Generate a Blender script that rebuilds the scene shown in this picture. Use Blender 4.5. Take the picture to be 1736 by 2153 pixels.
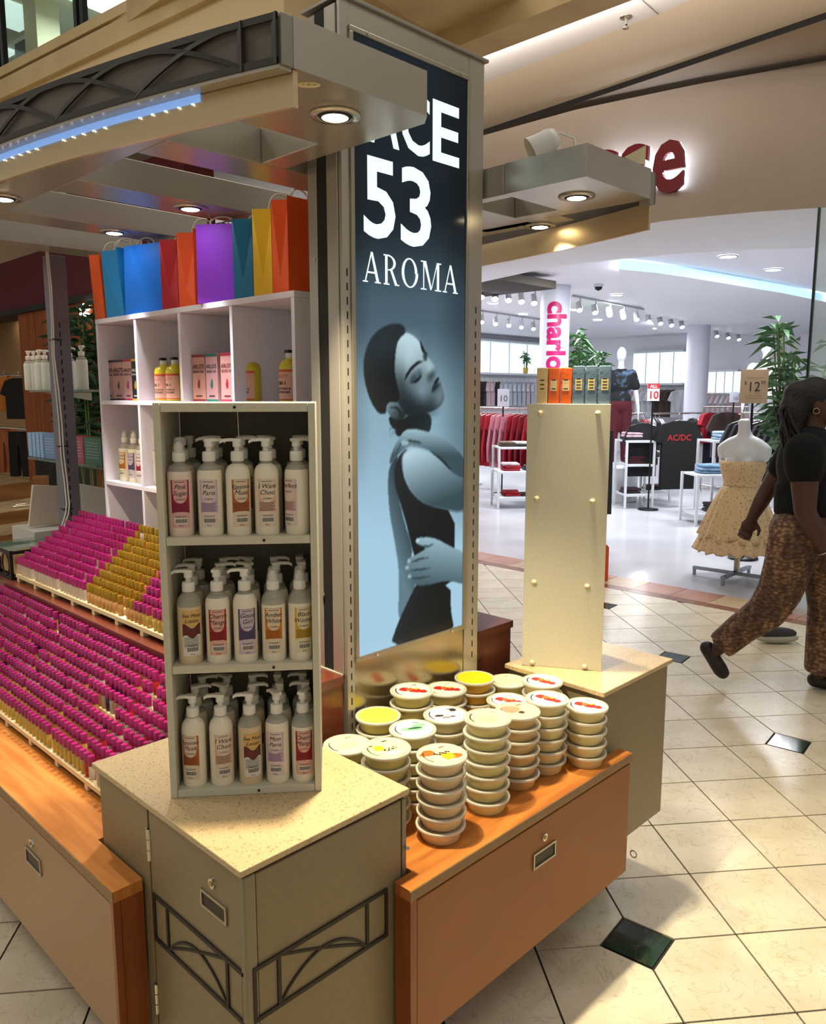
import bpy, math, random
from mathutils import Vector, Matrix
random.seed(7)
R=math.radians; PI=math.pi
sc=bpy.context.scene; COL=sc.collection
for o in list(bpy.data.objects): bpy.data.objects.remove(o)
# ---------------------------------------------------------------- camera
H=1.58; F=1674.39; PITCH=R(8.3988); YAW=R(45.555)
cd=bpy.data.cameras.new('camera'); cam=bpy.data.objects.new('camera',cd); COL.objects.link(cam)
cd.sensor_fit='HORIZONTAL'; cd.sensor_width=36; cd.lens=36*F/1736; cd.clip_end=200; cd.clip_start=.05
cam.location=(0,0,H); cam.rotation_euler=(PI/2-PITCH,0,-YAW); sc.camera=cam
FW=Vector((math.sin(YAW)*math.cos(PITCH),math.cos(YAW)*math.cos(PITCH),-math.sin(PITCH)))
RT=Vector((math.cos(YAW),-math.sin(YAW),0)); UP=RT.cross(FW); CAM=Vector((0,0,H))
def P(x,y,z=None,X=None,Y=None,D=None):
    """pixel of the 1736x2153 photograph -> point on a plane (or at a depth)"""
    d=RT*((x-868)/F)-UP*((y-1076.5)/F)+FW
    if z is not None: t=(z-H)/d.z
    elif X is not None: t=X/d.x
    elif Y is not None: t=Y/d.y
    else: t=D
    return CAM+d*t
def proj(p):
    v=Vector(p)-CAM; d=v.dot(FW)
    return 868+F*v.dot(RT)/d, 1076.5-F*v.dot(UP)/d, d
# ---------------------------------------------------------------- world, exposure
sc.view_settings.view_transform='Standard'; sc.view_settings.look='None'
sc.view_settings.exposure=0.0; sc.view_settings.gamma=1; sc.view_settings.use_curve_mapping=False
w=bpy.data.worlds.new('world'); sc.world=w; w.use_nodes=True
w.node_tree.nodes['Background'].inputs[0].default_value=(1.0,.94,.86,1); w.node_tree.nodes['Background'].inputs[1].default_value=.42
def lamp(name,kind,loc,power,col=(1,1,1),size=.1,rot=(0,0,0),spot=None,blend=.5,parent=None,sizey=None):
    l=bpy.data.lights.new(name,kind); l.energy=power; l.color=col
    if kind=='AREA':
        l.size=size
        if sizey: l.shape='RECTANGLE'; l.size_y=sizey
        else: l.shape='DISK'
    else: l.shadow_soft_size=size
    if spot: l.spot_size=R(spot); l.spot_blend=blend
    o=bpy.data.objects.new(name,l); COL.objects.link(o); o.location=loc; o.rotation_euler=rot
    if parent: o.parent=parent; o.matrix_parent_inverse=wm(parent).inverted()
    return o
# mall ceiling lamps over the walkway (their reflections show on the tiles)
for q in ((3.6,1.0,24),(3.6,4.2,24),(1.2,-1.8,14),(4.6,-1.2,24),(-1.6,4.6,110)):  # last is an unseen lamp put at left to brighten the mezzanine
    lamp('ceiling_lamp','AREA',(q[0],q[1],5.6),q[2],(1,.92,.80),1.3)
# added fill lamps, one for the walkway ceiling, one for the gallery
lamp('ceiling_fill','AREA',(5.02,3.2,4.06),34,(1,.93,.88),.08,(0,R(-125),0),sizey=9)
lamp('gallery_fill','AREA',(4.9,9.5,6.2),130,(.95,1,.97),1.2)
# ---------------------------------------------------------------- helpers
def lin(c):
    if isinstance(c,str):
        c=c.lstrip('#'); c=[int(c[i:i+2],16)/255 for i in (0,2,4)]
    return tuple(x/12.92 if x<=.04045 else ((x+.055)/1.055)**2.4 for x in c)
MATS={}
def M(name,col='#888888',rough=.5,metal=0,noise=None,bump=None,emit=0,trans=0,ior=1.45,alpha=1,var=0,wood=None,coat=0,sheen=0,ecol=None,stretch=(1,1,1),attr=None,cols=None):
    """procedural principled material; noise=(scale,dark colour,low,high); var=per-object value jitter"""
    if name in MATS: return MATS[name]
    m=bpy.data.materials.new(name); m.use_nodes=True; nt=m.node_tree; N=nt.nodes; L=nt.links; b=N['Principled BSDF']
    b.inputs['Roughness'].default_value=rough; b.inputs['Metallic'].default_value=metal
    b.inputs['Transmission Weight'].default_value=trans; b.inputs['IOR'].default_value=ior; b.inputs['Alpha'].default_value=alpha
    b.inputs['Coat Weight'].default_value=coat; b.inputs['Sheen Weight'].default_value=sheen
    c=lin(col)+(1,); out=None
    b.inputs['Base Color'].default_value=c
    tc=N.new('ShaderNodeTexCoord'); mp=N.new('ShaderNodeMapping'); L.new(tc.outputs['Object'],mp.inputs[0]); mp.inputs['Scale'].default_value=stretch
    if noise:
        n=N.new('ShaderNodeTexNoise'); n.inputs['Scale'].default_value=noise[0]; n.inputs['Detail'].default_value=6
        L.new(mp.outputs[0],n.inputs[0]); r=N.new('ShaderNodeValToRGB'); r.color_ramp.elements[0].position=noise[2]; r.color_ramp.elements[1].position=noise[3]
        r.color_ramp.elements[0].color=lin(noise[1])+(1,); r.color_ramp.elements[1].color=c; L.new(n.outputs[0],r.inputs[0]); out=r.outputs[0]
    if wood:
        n=N.new('ShaderNodeTexWave'); n.inputs['Scale'].default_value=wood[0]; n.inputs['Distortion'].default_value=wood[2]; n.inputs['Detail'].default_value=3; n.inputs['Detail Scale'].default_value=1.2
        n.bands_direction=wood[3]; L.new(mp.outputs[0],n.inputs[0]); r=N.new('ShaderNodeValToRGB')
        r.color_ramp.elements[0].color=lin(wood[1])+(1,); r.color_ramp.elements[1].color=c; L.new(n.outputs[0],r.inputs[0]); out=r.outputs[0]
    if attr:
        a=N.new('ShaderNodeAttribute'); a.attribute_name=attr; out=a.outputs['Color']
    if var:
        oi=N.new('ShaderNodeObjectInfo'); hs=N.new('ShaderNodeHueSaturation'); mr=N.new('ShaderNodeMapRange'); mr.inputs[3].default_value=1-var; mr.inputs[4].default_value=1+var
        L.new(oi.outputs['Random'],mr.inputs[0]); L.new(mr.outputs[0],hs.inputs['Value'])
        if out: L.new(out,hs.inputs['Color'])
        else: hs.inputs['Color'].default_value=c
        out=hs.outputs[0]
    if out: L.new(out,b.inputs['Base Color'])
    if emit:
        b.inputs['Emission Strength'].default_value=emit
        b.inputs['Emission Color'].default_value=(lin(ecol)+(1,)) if ecol else c
        if out and not ecol: L.new(out,b.inputs['Emission Color'])
    if bump:
        n=N.new('ShaderNodeTexNoise'); n.inputs['Scale'].default_value=bump[0]; n.inputs['Detail'].default_value=4; L.new(mp.outputs[0],n.inputs[0])
        bp=N.new('ShaderNodeBump'); bp.inputs['Strength'].default_value=bump[1]; bp.inputs['Distance'].default_value=.01; L.new(n.outputs[0],bp.inputs['Height']); L.new(bp.outputs[0],b.inputs['Normal'])
    MATS[name]=m; return m
def wm(o):
    m=Matrix.Translation(o.location)@o.rotation_euler.to_matrix().to_4x4()@Matrix.Diagonal(tuple(o.scale)+(1,))
    return wm(o.parent)@o.matrix_parent_inverse@m if o.parent else m
class MB:
    """collects faces; build() links them as one mesh object"""
    def __init__(s): s.v=[];s.f=[];s.m=[];s.s=[];s.T=None;s.mi=0
    def add(s,vs,fs,smooth=False):
        k=len(s.v); T=s.T
        s.v+= [tuple(T@Vector(p)) for p in vs] if T is not None else [tuple(p) for p in vs]
        s.f+=[tuple(i+k for i in f) for f in fs]; s.m+=[s.mi]*len(fs); s.s+=[smooth]*len(fs); return s
    def box(s,x0,y0,z0,x1,y1,z1):
        return s.add([(x0,y0,z0),(x1,y0,z0),(x1,y1,z0),(x0,y1,z0),(x0,y0,z1),(x1,y0,z1),(x1,y1,z1),(x0,y1,z1)],[(3,2,1,0),(4,5,6,7),(0,1,5,4),(1,2,6,5),(2,3,7,6),(3,0,4,7)])
    def prism(s,pts,vec,smooth=False):
        pts=[Vector(p) for p in pts]; vec=Vector(vec); n=len(pts)
        nr=Vector((0,0,0))
        for i in range(n): nr+= (pts[i]-pts[0]).cross(pts[(i+1)%n]-pts[0])
        if nr.dot(vec)>0: pts=pts[::-1]
        s.add(pts,[tuple(range(n))]); s.add([p+vec for p in pts],[tuple(range(n))[::-1]])
        vs=pts+[p+vec for p in pts]
        return s.add(vs,[((i+1)%n,i,i+n,(i+1)%n+n) for i in range(n)],smooth)
    def cyl(s,a,b,r0,r1=None,n=12,caps=True,smooth=True):
        a=Vector(a);b=Vector(b); r1=r0 if r1 is None else r1; d=(b-a).normalized()
        u=d.orthogonal().normalized(); w=d.cross(u)
        A=[a+(u*math.cos(2*PI*i/n)+w*math.sin(2*PI*i/n))*r0 for i in range(n)]; B=[b+(u*math.cos(2*PI*i/n)+w*math.sin(2*PI*i/n))*r1 for i in range(n)]
        s.add(A+B,[(i,(i+1)%n,(i+1)%n+n,i+n) for i in range(n)],smooth)
        if caps:
            s.add(A,[tuple(range(n))[::-1]]); s.add(B,[tuple(range(n))])
        return s
    def lathe(s,segs,c=(0,0,0),n=20,smooth=True,mats=None):
        """segs: list of profiles [(r,z),..]; each profile smooth in itself"""
        for k,pr in enumerate(segs):
            if mats: s.mi=mats[k]
            vs=[];fs=[]
            for r,z in pr:
                for i in range(n):
                    a=2*PI*i/n; vs.append((c[0]+r*math.cos(a),c[1]+r*math.sin(a),c[2]+z))
            for j in range(len(pr)-1):
                for i in range(n):
                    a=j*n+i;b=j*n+(i+1)%n; fs.append((a,b,b+n,a+n))
            s.add(vs,fs,smooth)
        return s
    def disc(s,c,r,n=20,up=True,rx=None):
        vs=[(c[0]+r*math.cos(2*PI*i/n),c[1]+(rx or r)*math.sin(2*PI*i/n),c[2]) for i in range(n)]
        return s.add(vs,[tuple(range(n)) if up else tuple(range(n))[::-1]])
    def tube(s,pts,r,n=6,caps=True,closed=False):
        pts=[Vector(p) for p in pts]; k=len(pts); vs=[];fs=[]; u=None
        rs=r if isinstance(r,(list,tuple)) else [r]*k
        for i,p in enumerate(pts):
            d=((pts[(i+1)%k] if closed or i<k-1 else p)-(pts[i-1] if closed or i>0 else p))
            d=d.normalized() if d.length>1e-9 else Vector((0,0,1))
            if u is None: u=d.orthogonal().normalized()
            u=(u-d*u.dot(d)); u=u.normalized() if u.length>1e-6 else d.orthogonal().normalized()
            w=d.cross(u)
            vs+=[p+(u*math.cos(2*PI*j/n)+w*math.sin(2*PI*j/n))*rs[i] for j in range(n)]
        for i in range(k if closed else k-1):
            for j in range(n):
                a=i*n+j;b=i*n+(j+1)%n;c=((i+1)%k)*n; fs.append((a,b,c+(j+1)%n,c+j))
        s.add(vs,fs,True)
        if caps and not closed: s.add(vs[:n],[tuple(range(n))[::-1]]); s.add(vs[-n:],[tuple(range(n))])
        return s
    def grid(s,fn,nu,nv,smooth=True,flip=False):
        vs=[fn(i/nu,j/nv) for j in range(nv+1) for i in range(nu+1)]; fs=[]
        for j in range(nv):
            for i in range(nu):
                a=j*(nu+1)+i; q=(a,a+1,a+nu+2,a+nu+1); fs.append(q[::-1] if flip else q)
        return s.add(vs,fs,smooth)
    def text(s,t,fn,size=1,align='CENTER',shear=0,bold=0,cuts=0):
        vs,fs=text_mesh(t,align,shear,bold)
        if cuts:
            import bmesh; bm=bmesh.new(); bv=[bm.verts.new((x,y,0)) for x,y in vs]; [bm.faces.new([bv[i] for i in f]) for f in fs if len(set(f))==len(f)]
            for k in range(-cuts//3,cuts+1): bmesh.ops.bisect_plane(bm,geom=bm.verts[:]+bm.edges[:]+bm.faces[:],plane_co=(0,k/cuts,0),plane_no=(0,1,0))
            bm.verts.index_update(); vs=[(v.co.x,v.co.y) for v in bm.verts]; fs=[tuple(v.index for v in f.verts) for f in bm.faces]; bm.free()
        return s.add([fn(x*size,y*size) for x,y in vs],fs)
    def mesh(s,name,mats):
        me=bpy.data.meshes.new(name); me.from_pydata(s.v,[],s.f)
        for m in (mats if isinstance(mats,(list,tuple)) else [mats]): me.materials.append(m)
        if me.polygons:
            me.polygons.foreach_set('material_index',s.m); me.polygons.foreach_set('use_smooth',s.s)
        me.update(); return me
    def build(s,name,mats,parent=None,bevel=0,label=None,cat=None,group=None,kind=None,loc=None):
        """coordinates are world coordinates unless loc is given (then local)"""
        if parent is not None and loc is None:
            inv=wm(parent).inverted(); s.v=[tuple(inv@Vector(p)) for p in s.v]
        base=None
        if parent is None and loc is None and s.v:
            xs=[p[0] for p in s.v];ys=[p[1] for p in s.v];zs=[p[2] for p in s.v]
            base=((min(xs)+max(xs))/2,(min(ys)+max(ys))/2,min(zs)); s.v=[(p[0]-base[0],p[1]-base[1],p[2]-base[2]) for p in s.v]
        o=bpy.data.objects.new(name,s.mesh(name,mats)); COL.objects.link(o)
        if base: o.location=base
        if loc: o.location=loc
        if parent is not None: o.parent=parent
        if bevel:
            b=o.modifiers.new('bevel','BEVEL'); b.width=bevel; b.segments=2; b.limit_method='ANGLE'; b.angle_limit=R(40)
        return tag(o,label,cat,group,kind)
def tag(o,label=None,cat=None,group=None,kind=None):
    if label: o['label']=label
    if cat: o['category']=cat
    if group: o['group']=group
    if kind: o['kind']=kind
    return o
def thing(name,label,cat,loc,rz=0,group=None,kind=None):
    o=bpy.data.objects.new(name,None); o.empty_display_size=.05; COL.objects.link(o); o.location=loc; o.rotation_euler=(0,0,rz)
    return tag(o,label,cat,group,kind)
def dup(o,loc,rz=0,label=None,group=None,parent=None):
    c=o.copy(); COL.objects.link(c)
    if parent is None: c.location=loc; c.rotation_euler=(0,0,rz)
    else: c.parent=parent
    if label: c['label']=label
    if group: c['group']=group
    for ch in KIDS.get(o.name,()) or [x for x in o.children]: dup(ch,None,0,parent=c)
    return c
KIDS={}
TXT={}
def text_mesh(t,align,shear,bold):
    k=(t,align,shear,bold)
    if k not in TXT:
        cu=bpy.data.curves.new('t','FONT'); cu.body=t; cu.align_x=align; cu.shear=shear; cu.offset=bold; cu.resolution_u=3
        ob=bpy.data.objects.new('t',cu); COL.objects.link(ob); dg=bpy.context.evaluated_depsgraph_get(); ev=ob.evaluated_get(dg); me=ev.to_mesh()
        TXT[k]=([(v.co.x,v.co.y) for v in me.vertices],[tuple(p.vertices) for p in me.polygons]); ev.to_mesh_clear()
        bpy.data.objects.remove(ob); bpy.data.curves.remove(cu)
    return TXT[k]
# ---------------------------------------------------------------- setting: floor
m_grout=M('floor_grout','#3a3226',.7)
def tile_mat(name,base,vein,rough=.26,var=.05):
    m=M(name,base,rough,var=var,noise=(5,vein,.32,.62))
    nt=m.node_tree; N=nt.nodes; L=nt.links; b=N['Principled BSDF']; src=b.inputs['Base Color'].links[0].from_socket
    tc=N.new('ShaderNodeTexCoord'); n=N.new('ShaderNodeTexNoise'); n.inputs['Scale'].default_value=9; n.inputs['Detail'].default_value=9; n.inputs['Distortion'].default_value=1.6
    oi=N.new('ShaderNodeObjectInfo'); ad=N.new('ShaderNodeVectorMath'); ad.operation='ADD'; L.new(tc.outputs['Object'],ad.inputs[0]); L.new(oi.outputs['Location'],ad.inputs[1]); L.new(ad.outputs[0],n.inputs[0])
    r=N.new('ShaderNodeValToRGB'); e=r.color_ramp.elements; e[0].position=.488; e[0].color=(0,0,0,1); e[1].position=.5; e[1].color=(.35,.35,.35,1); x=e.new(.512); x.color=(0,0,0,1)
    L.new(n.outputs[0],r.inputs[0]); mx=N.new('ShaderNodeMixRGB'); L.new(r.outputs[0],mx.inputs[0]); L.new(src,mx.inputs[1]); mx.inputs[2].default_value=lin('#6b5434')+(1,); L.new(mx.outputs[0],b.inputs['Base Color'])
    return m
m_tile=tile_mat('beige_marble_tile','#e0d6bd','#d2c5a6')
m_green=tile_mat('green_marble_tile','#22382c','#16241c',.12,.03)
m_salmon=tile_mat('salmon_marble_tile','#b98a72','#a87560')
m_cream=tile_mat('cream_marble_tile','#c4ab8a','#b59a78')
m_brown=tile_mat('brown_marble_tile','#8a5a44','#7a4c38')
fl=MB().box(-6,-5,-.10,5.7,30,-.006).build('floor',m_grout,kind='structure')
TA=R(51.0); TS=.303; TO=Vector((1.967,1.013,0)); E1=Vector((math.cos(TA),math.sin(TA),0)); E2=Vector((math.sin(TA),-math.cos(TA),0)); HD=.108
def tile_mesh(cut):
    g=.003; a=TS/2-g; c=HD+g
    # local frame: u along E1, v along E2
    cor=[(-a,-a),(a,-a),(a,a),(-a,a)]; pts=[]
    for k,(u,v) in enumerate(cor):
        if k==cut:
            nx=cor[(k+1)%4]; pv=cor[(k-1)%4]
            def mv(t): return (u+math.copysign(c,t[0]-u) if t[0]!=u else u, v+math.copysign(c,t[1]-v) if t[1]!=v else v)
            pts+=[mv(pv),mv(nx)]
        else: pts.append((u,v))
    return MB().prism([(E1*u+E2*v)+Vector((0,0,-.006)) for u,v in pts],(0,0,.006)).mesh('tile',m_tile)
TM={c:tile_mesh(c) for c in (None,0,1,2,3)}
dm=MB().prism([E1*HD*.96+Vector((0,0,-.006)),E2*HD*.96+Vector((0,0,-.006)),-E1*HD*.96+Vector((0,0,-.006)),-E2*HD*.96+Vector((0,0,-.006))],(0,0,.006)).mesh('tile',m_green)
cells=[]
for i in range(-14,30):
    for j in range(-16,22):
        c=TO+E1*(TS*(i+.5))+E2*(TS*(j+.5))
        if c.x>5.84 or (Vector(c)-CAM).dot(FW)<.9: continue
        x,y,d=proj(c)
        if not(-200<x<1930 and y<2330): continue
        if 340<x<920 or (960<x<1240 and 1430<y<1740): continue
        if c.x<1.9 and 1.45<c.y<3.6 and c.x>.9: continue
        if c.y>1.8 and c.x<2.3 and x>330: continue
        if d>9: continue
        cells.append((d,i,j,c))
cells.sort(key=lambda t:t[0])
for d,i,j,c in cells[:295]:
    cut=None
    for k,(di,dj) in enumerate(((0,0),(1,0),(1,1),(0,1))):
        if (i+di)%4==0 and (j+dj)%4==0: cut=k
    o=bpy.data.objects.new('tile',TM[cut]); COL.objects.link(o); o.parent=fl; o.matrix_parent_inverse=wm(fl).inverted(); o.location=c
dn=set()
for d,i,j,c in cells[:295]:
    for di in (0,1):
        for dj in (0,1):
            if (i+di)%4==0 and (j+dj)%4==0: dn.add((i+di,j+dj))
for i,j in dn:
    c=TO+E1*TS*i+E2*TS*j
    if c.x>5.75: continue
    o=bpy.data.objects.new('tile',dm); o['label']='dark green marble inset'; COL.objects.link(o); o.parent=fl; o.matrix_parent_inverse=wm(fl).inverted(); o.location=c
# fallback tiling of the rest of the mall floor
nt=m_grout.node_tree; N=nt.nodes; L=nt.links; b=N['Principled BSDF']; b.inputs['Roughness'].default_value=.25
tc=N.new('ShaderNodeTexCoord'); mp=N.new('ShaderNodeMapping'); ge=N.new('ShaderNodeNewGeometry'); L.new(ge.outputs['Position'],mp.inputs[0]); mp.inputs['Rotation'].default_value=(0,0,-TA); mp.vector_type='TEXTURE'; mp.inputs['Location'].default_value=TO
mp.inputs['Rotation'].default_value=(0,0,TA)
br=N.new('ShaderNodeTexBrick'); br.offset=0; br.inputs['Scale'].default_value=1; br.inputs['Mortar Size'].default_value=.0045; br.inputs['Mortar Smooth'].default_value=0; br.inputs['Brick Width'].default_value=TS; br.inputs['Row Height'].default_value=TS
br.inputs['Color1'].default_value=lin('#c9b896')+(1,); br.inputs['Color2'].default_value=lin('#c2b08c')+(1,); br.inputs['Mortar'].default_value=lin('#2e281e')+(1,)
L.new(mp.outputs[0],br.inputs[0]); L.new(br.outputs[0],b.inputs['Base Color'])
gb=MB()
for d,i,j,c in cells[:295]: gb.add([c+E1*(TS/2*u)+E2*(TS/2*v)+Vector((0,0,-.0052)) for u,v in ((-1,-1),(-1,1),(1,1),(1,-1))],[(0,1,2,3)])
gb.build('grout_bed',M('grout_dark','#2c261d',.8),fl,kind='stuff')
# border strip and shop floor
m_shopfloor=M('shop_floor_porcelain','#c6c7cc',.2,noise=(1.2,'#b6b7bd',.35,.65))
sf=MB().box(5.7,-6,-.10,22,16,-.006).build('floor_shop',m_shopfloor,kind='structure')
bo=MB()
for k in range(20):
    y=.3+k*.32
    MB().box(5.702,y+.002,-.004,5.808,y+.318,.0012).build('tile',m_brown,sf)
    MB().box(5.812,y+.002,-.004,6.128,y+.318,.0012).build('tile',m_salmon if k%3 else m_cream,sf)
MB().add([(6.13,-2,-.004),(22,-2,-.004),(22,14,-.004),(6.13,14,-.004)],[(0,1,2,3)]).build('white_paving',m_shopfloor,sf)
# ---------------------------------------------------------------- shop front (right)
m_fascia=M('shop_fascia_paint','#a39484',.6,noise=(2,'#9d8e7e',.3,.7))
m_white=M('white_paint','#eeeef3',.55)
m_white2=M('white_ceiling','#eceaf0',.6)
tan=M('tan_plaster','#d0b988',.65,noise=(1.5,'#b2976a',.3,.7))
TOPZ=3.87; BOTZ=2.84
tp=[P(x,y,z=TOPZ) for x,y in ((700,375),(860,325),(1018,284),(1208,231),(1450,180),(1736,127),(2000,85))]
bt=[P(x,y,z=BOTZ) for x,y in ((700,625),(860,582),(1018,544),(1200,503),(1355,469),(1550,448),(1733,436),(2000,425))]
def resample(pts,n):
    ls=[0]
    for a,b in zip(pts,pts[1:]): ls.append(ls[-1]+(b-a).length)
    out=[]
    for i in range(n+1):
        t=ls[-1]*i/n; k=0
        while k<len(ls)-2 and ls[k+1]<t: k+=1
        u=(t-ls[k])/(ls[k+1]-ls[k]); out.append(pts[k].lerp(pts[k+1],u))
    return out
tp=resample(tp,24); bt=resample(bt,24)
b=MB(); b.add(tp+bt,[(i,i+1,i+26,i+25) for i in range(24)],True)
b.add([p+Vector((.3,0,0)) for p in tp]+[p+Vector((.3,0,0)) for p in bt],[(i+1,i,i+25,i+26) for i in range(24)],True)
fascia=b.build('wall_shop_fascia',m_fascia,kind='structure')
# soffit inside the shop entrance
edge=[P(x,y,z=BOTZ) for x,y in ((600,690),(860,635),(1018,592),(1140,566),(1260,548),(1360,540),(1480,528),(1736,520),(2100,515))]
edge=resample(edge,24)
b=MB(); b.add(bt+edge,[(i,i+1,i+26,i+25) for i in range(24)]); b.add(edge+[p+Vector((0,0,.3)) for p in edge],[(i,i+1,i+26,i+25) for i in range(24)])
b.build('ceiling_shop_soffit',m_white,kind='structure')
MB().box(6.3,-6,3.12,22,16,3.2).build('ceiling_shop',m_white2,kind='structure')
MB().box(20,-6,0,20.2,16,3.12).build('wall_shop_back',m_white,kind='structure')
MB().box(6.6,13.5,0,20,13.7,3.12).build('wall_shop_left',m_white,kind='structure')
MB().box(6.6,-3.6,0,20,-3.4,3.12).build('wall_shop_right',m_white,kind='structure')
MB().box(6.2,5.45,0,6.45,13.5,3.12).build('wall_shop_front',m_fascia,kind='structure')
# dropped ceiling with pale blue cove light
cv=[P(x,y,z=3.02) for x,y in ((1300,562),(1400,572),(1520,592),(1640,612),(1736,632),(1900,670))]
cv=resample(cv,16); far=[p+Vector((9,4.2,0)) for p in cv]
MB().add([p+Vector((0,0,-.02)) for p in cv]+far,[(i,i+17,i+18,i+1) for i in range(16)]).build('ceiling_drop',m_white,kind='structure')
MB().add([p+Vector((0,0,-.02)) for p in cv]+[p+Vector((-.02,-.02,.085)) for p in cv],[(i,i+1,i+18,i+17) for i in range(16)]).build('trim_1',M('cove_light','#a8d6ee',.5,emit=1.6,ecol='#9fd4f2'),kind='structure')
# mall ceiling beyond the walkway, with the dark reveal against the shop
MB().box(4.97,-4,4.20,8.5,9,4.35).build('ceiling_walkway',M('ceiling_offwhite','#e2dcd6',.7),kind='structure')
dk=[P(x,y,z=3.93) for x,y in ((700,388),(1018,282),(1400,155),(1735,41),(2000,-50))]
dk=resample(dk,20); b=MB(); b.add([p for p in dk]+[p+Vector((.03,0,.055)) for p in dk],[(i,i+1,i+22,i+21) for i in range(20)]); b.build('trim_2',M('reveal_dark','#17130f',.8),kind='structure')
b=MB(); b.add([p+Vector((.03,0,.055)) for p in dk]+[p+Vector((-.35,-.1,.27)) for p in dk],[(i,i+1,i+22,i+21) for i in range(20)]); b.add(dk+[p+Vector((1.4,0,-.03)) for p in dk],[(i+1,i,i+21,i+22) for i in range(20)])
b.build('trim_3',M('soffit_tan','#b3a189',.7),kind='structure')
MB().box(4.70,-4,4.10,4.97,9,4.36).build('trim_4',tan,kind='structure')
MB().box(3.0,3.6,4.25,4.70,9,4.4).build('ceiling_mall',tan,kind='structure')
# ceiling joint + sprinkler
MB().cyl(P(1350,0,z=4.198),P(1490,125,z=4.198),.004,n=4).build('trim_5',M('joint','#8f877c',.8),kind='structure')
sp=P(1316,36,z=4.2); t=thing('sprinkler_head','chrome fire sprinkler hanging from the pale walkway ceiling','sprinkler',sp)
m_chrome=M('chrome','#c9c6bd',.18,1)
MB().lathe([[(0,-.004),(.045,-.004),(.045,0)]],sp,14).build('escutcheon',m_chrome,t); MB().lathe([[(.012,-.05),(.012,0)]],sp,10).lathe([[(0,-.075),(.022,-.075),(.024,-.068),(0,-.068)]],sp,12).cyl(sp+Vector((.012,0,-.05)),sp+Vector((.012,0,-.07)),.004,n=5).cyl(sp+Vector((-.012,0,-.05)),sp+Vector((-.012,0,-.07)),.004,n=5).build('deflector',m_chrome,t)
# ---------------------------------------------------------------- mezzanine (upper left)
A=P(597,28,z=3.9); Bd=Vector((-.111,.994,0)); nrm=Vector((-.994,-.111,0))
def slab(off0,off1,z0,z1,name,mat,l0=0,l1=11,kind='structure',parent=None):
    a=A+Bd*l0; c=A+Bd*l1
    pts=[a-nrm*off0,c-nrm*off0,c-nrm*off1,a-nrm*off1]
    return MB().prism([(p.x,p.y,z0) for p in pts],(0,0,z1-z0)).build(name,mat,parent,kind=kind)
slab(.0,1.4,3.9,4.15,'wall_mezzanine_cove',M('cream_plaster','#dcc596',.65),0)
slab(-.05,1.4,4.15,4.30,'wall_mezzanine_fascia',tan,-.05)
slab(-.02,1.4,4.30,4.325,'trim_6',M('groove','#7d6842',.8),-.05)
slab(-.05,1.4,4.325,4.40,'trim_7',tan,-.05)
m_glass=M('clear_glass','#dcebe6',.02,trans=1,ior=1.1)
m_black=M('black_metal','#121214',.4,.3)
rail=thing('glass_railing','glass balustrade with black steel posts along the upper gallery','railing',(A.x,A.y,4.4))
slab(.02,.035,4.4,5.4,'pane',m_glass,.4,11,kind=None,parent=rail)
for l in (1.2,2.25,3.55,5.2):
    for dl in (0,.09): slab(0,.05,4.34,5.5,'post',m_black,l+dl,l+dl+.045,kind=None,parent=rail)
up=M('gallery_wall','#ccd2c6',.7)
slab(3.6,3.7,4.5,7.5,'wall_gallery',up,-2,14); slab(0,3.7,6.4,6.5,'ceiling_gallery',up,-2,14)
gs=thing('gallery_screen','dark glazed screen hanging under the upper gallery ceiling','screen',A+Bd*7-nrm*2.2+Vector((0,0,1.7)))
slab(2.22,2.26,5.75,6.399,'frame',M('pale_frame','#cdd3c8',.6),6.75,7.7,kind=None,parent=gs); slab(2.20,2.2195,5.80,6.33,'pane',M('dark_pane','#33423f',.15),6.8,7.65,kind=None,parent=gs)
slab(1.75,2.05,4.4,6.4,'wall_gallery_pier',M('gallery_pier','#b7b69c',.7),6.2,6.5)
for l0,l1,a,b_ in ((5.2,5.95,1.9,3.0),(6.6,7.3,1.4,2.1),(8.0,8.8,1.4,2.4)):
    o=slab(a,b_,6.36,6.399,'glowing_ceiling_panel',M('gallery_panel_glow','#dff3ee',.5,emit=.9),l0,l1,kind=None)  # glow put into these ceiling panels to brighten the gallery
    tag(o,'perforated ceiling panel with added glow over the upper gallery','light panel','gallery ceiling panels')
# ---------------------------------------------------------------- kiosk materials
m_taupe=M('taupe_laminate','#867859',.42,noise=(60,'#807254',.3,.7))
m_taupe2=M('brown_laminate','#a0805c',.45,noise=(80,'#997a57',.3,.7))
m_rust=M('rust_laminate','#98602e',.5,noise=(3,'#8f5828',.3,.7))
m_wood=M('cherry_wood','#c27f3d',.3,noise=(5,'#a4622a',.35,.62),stretch=(9,.7,1))
m_woodB=M('cherry_wood_cross','#bd7836',.3,noise=(5,'#9c5a26',.35,.62),stretch=(.7,9,1))
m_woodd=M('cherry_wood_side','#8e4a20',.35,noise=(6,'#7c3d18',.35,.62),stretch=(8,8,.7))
m_mah=M('mahogany','#6a3524',.22,noise=(8,'#5c2c1d',.3,.7))
m_edge=M('laminate_edge','#8a6a44',.5)
m_stone=M('speckled_solid_surface','#bda67c',.38,noise=(190,'#8f7950',.34,.41))
_n=m_stone.node_tree.nodes; _l=m_stone.node_tree.links; _b=_n['Principled BSDF']; _s=_b.inputs['Base Color'].links[0].from_socket
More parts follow.
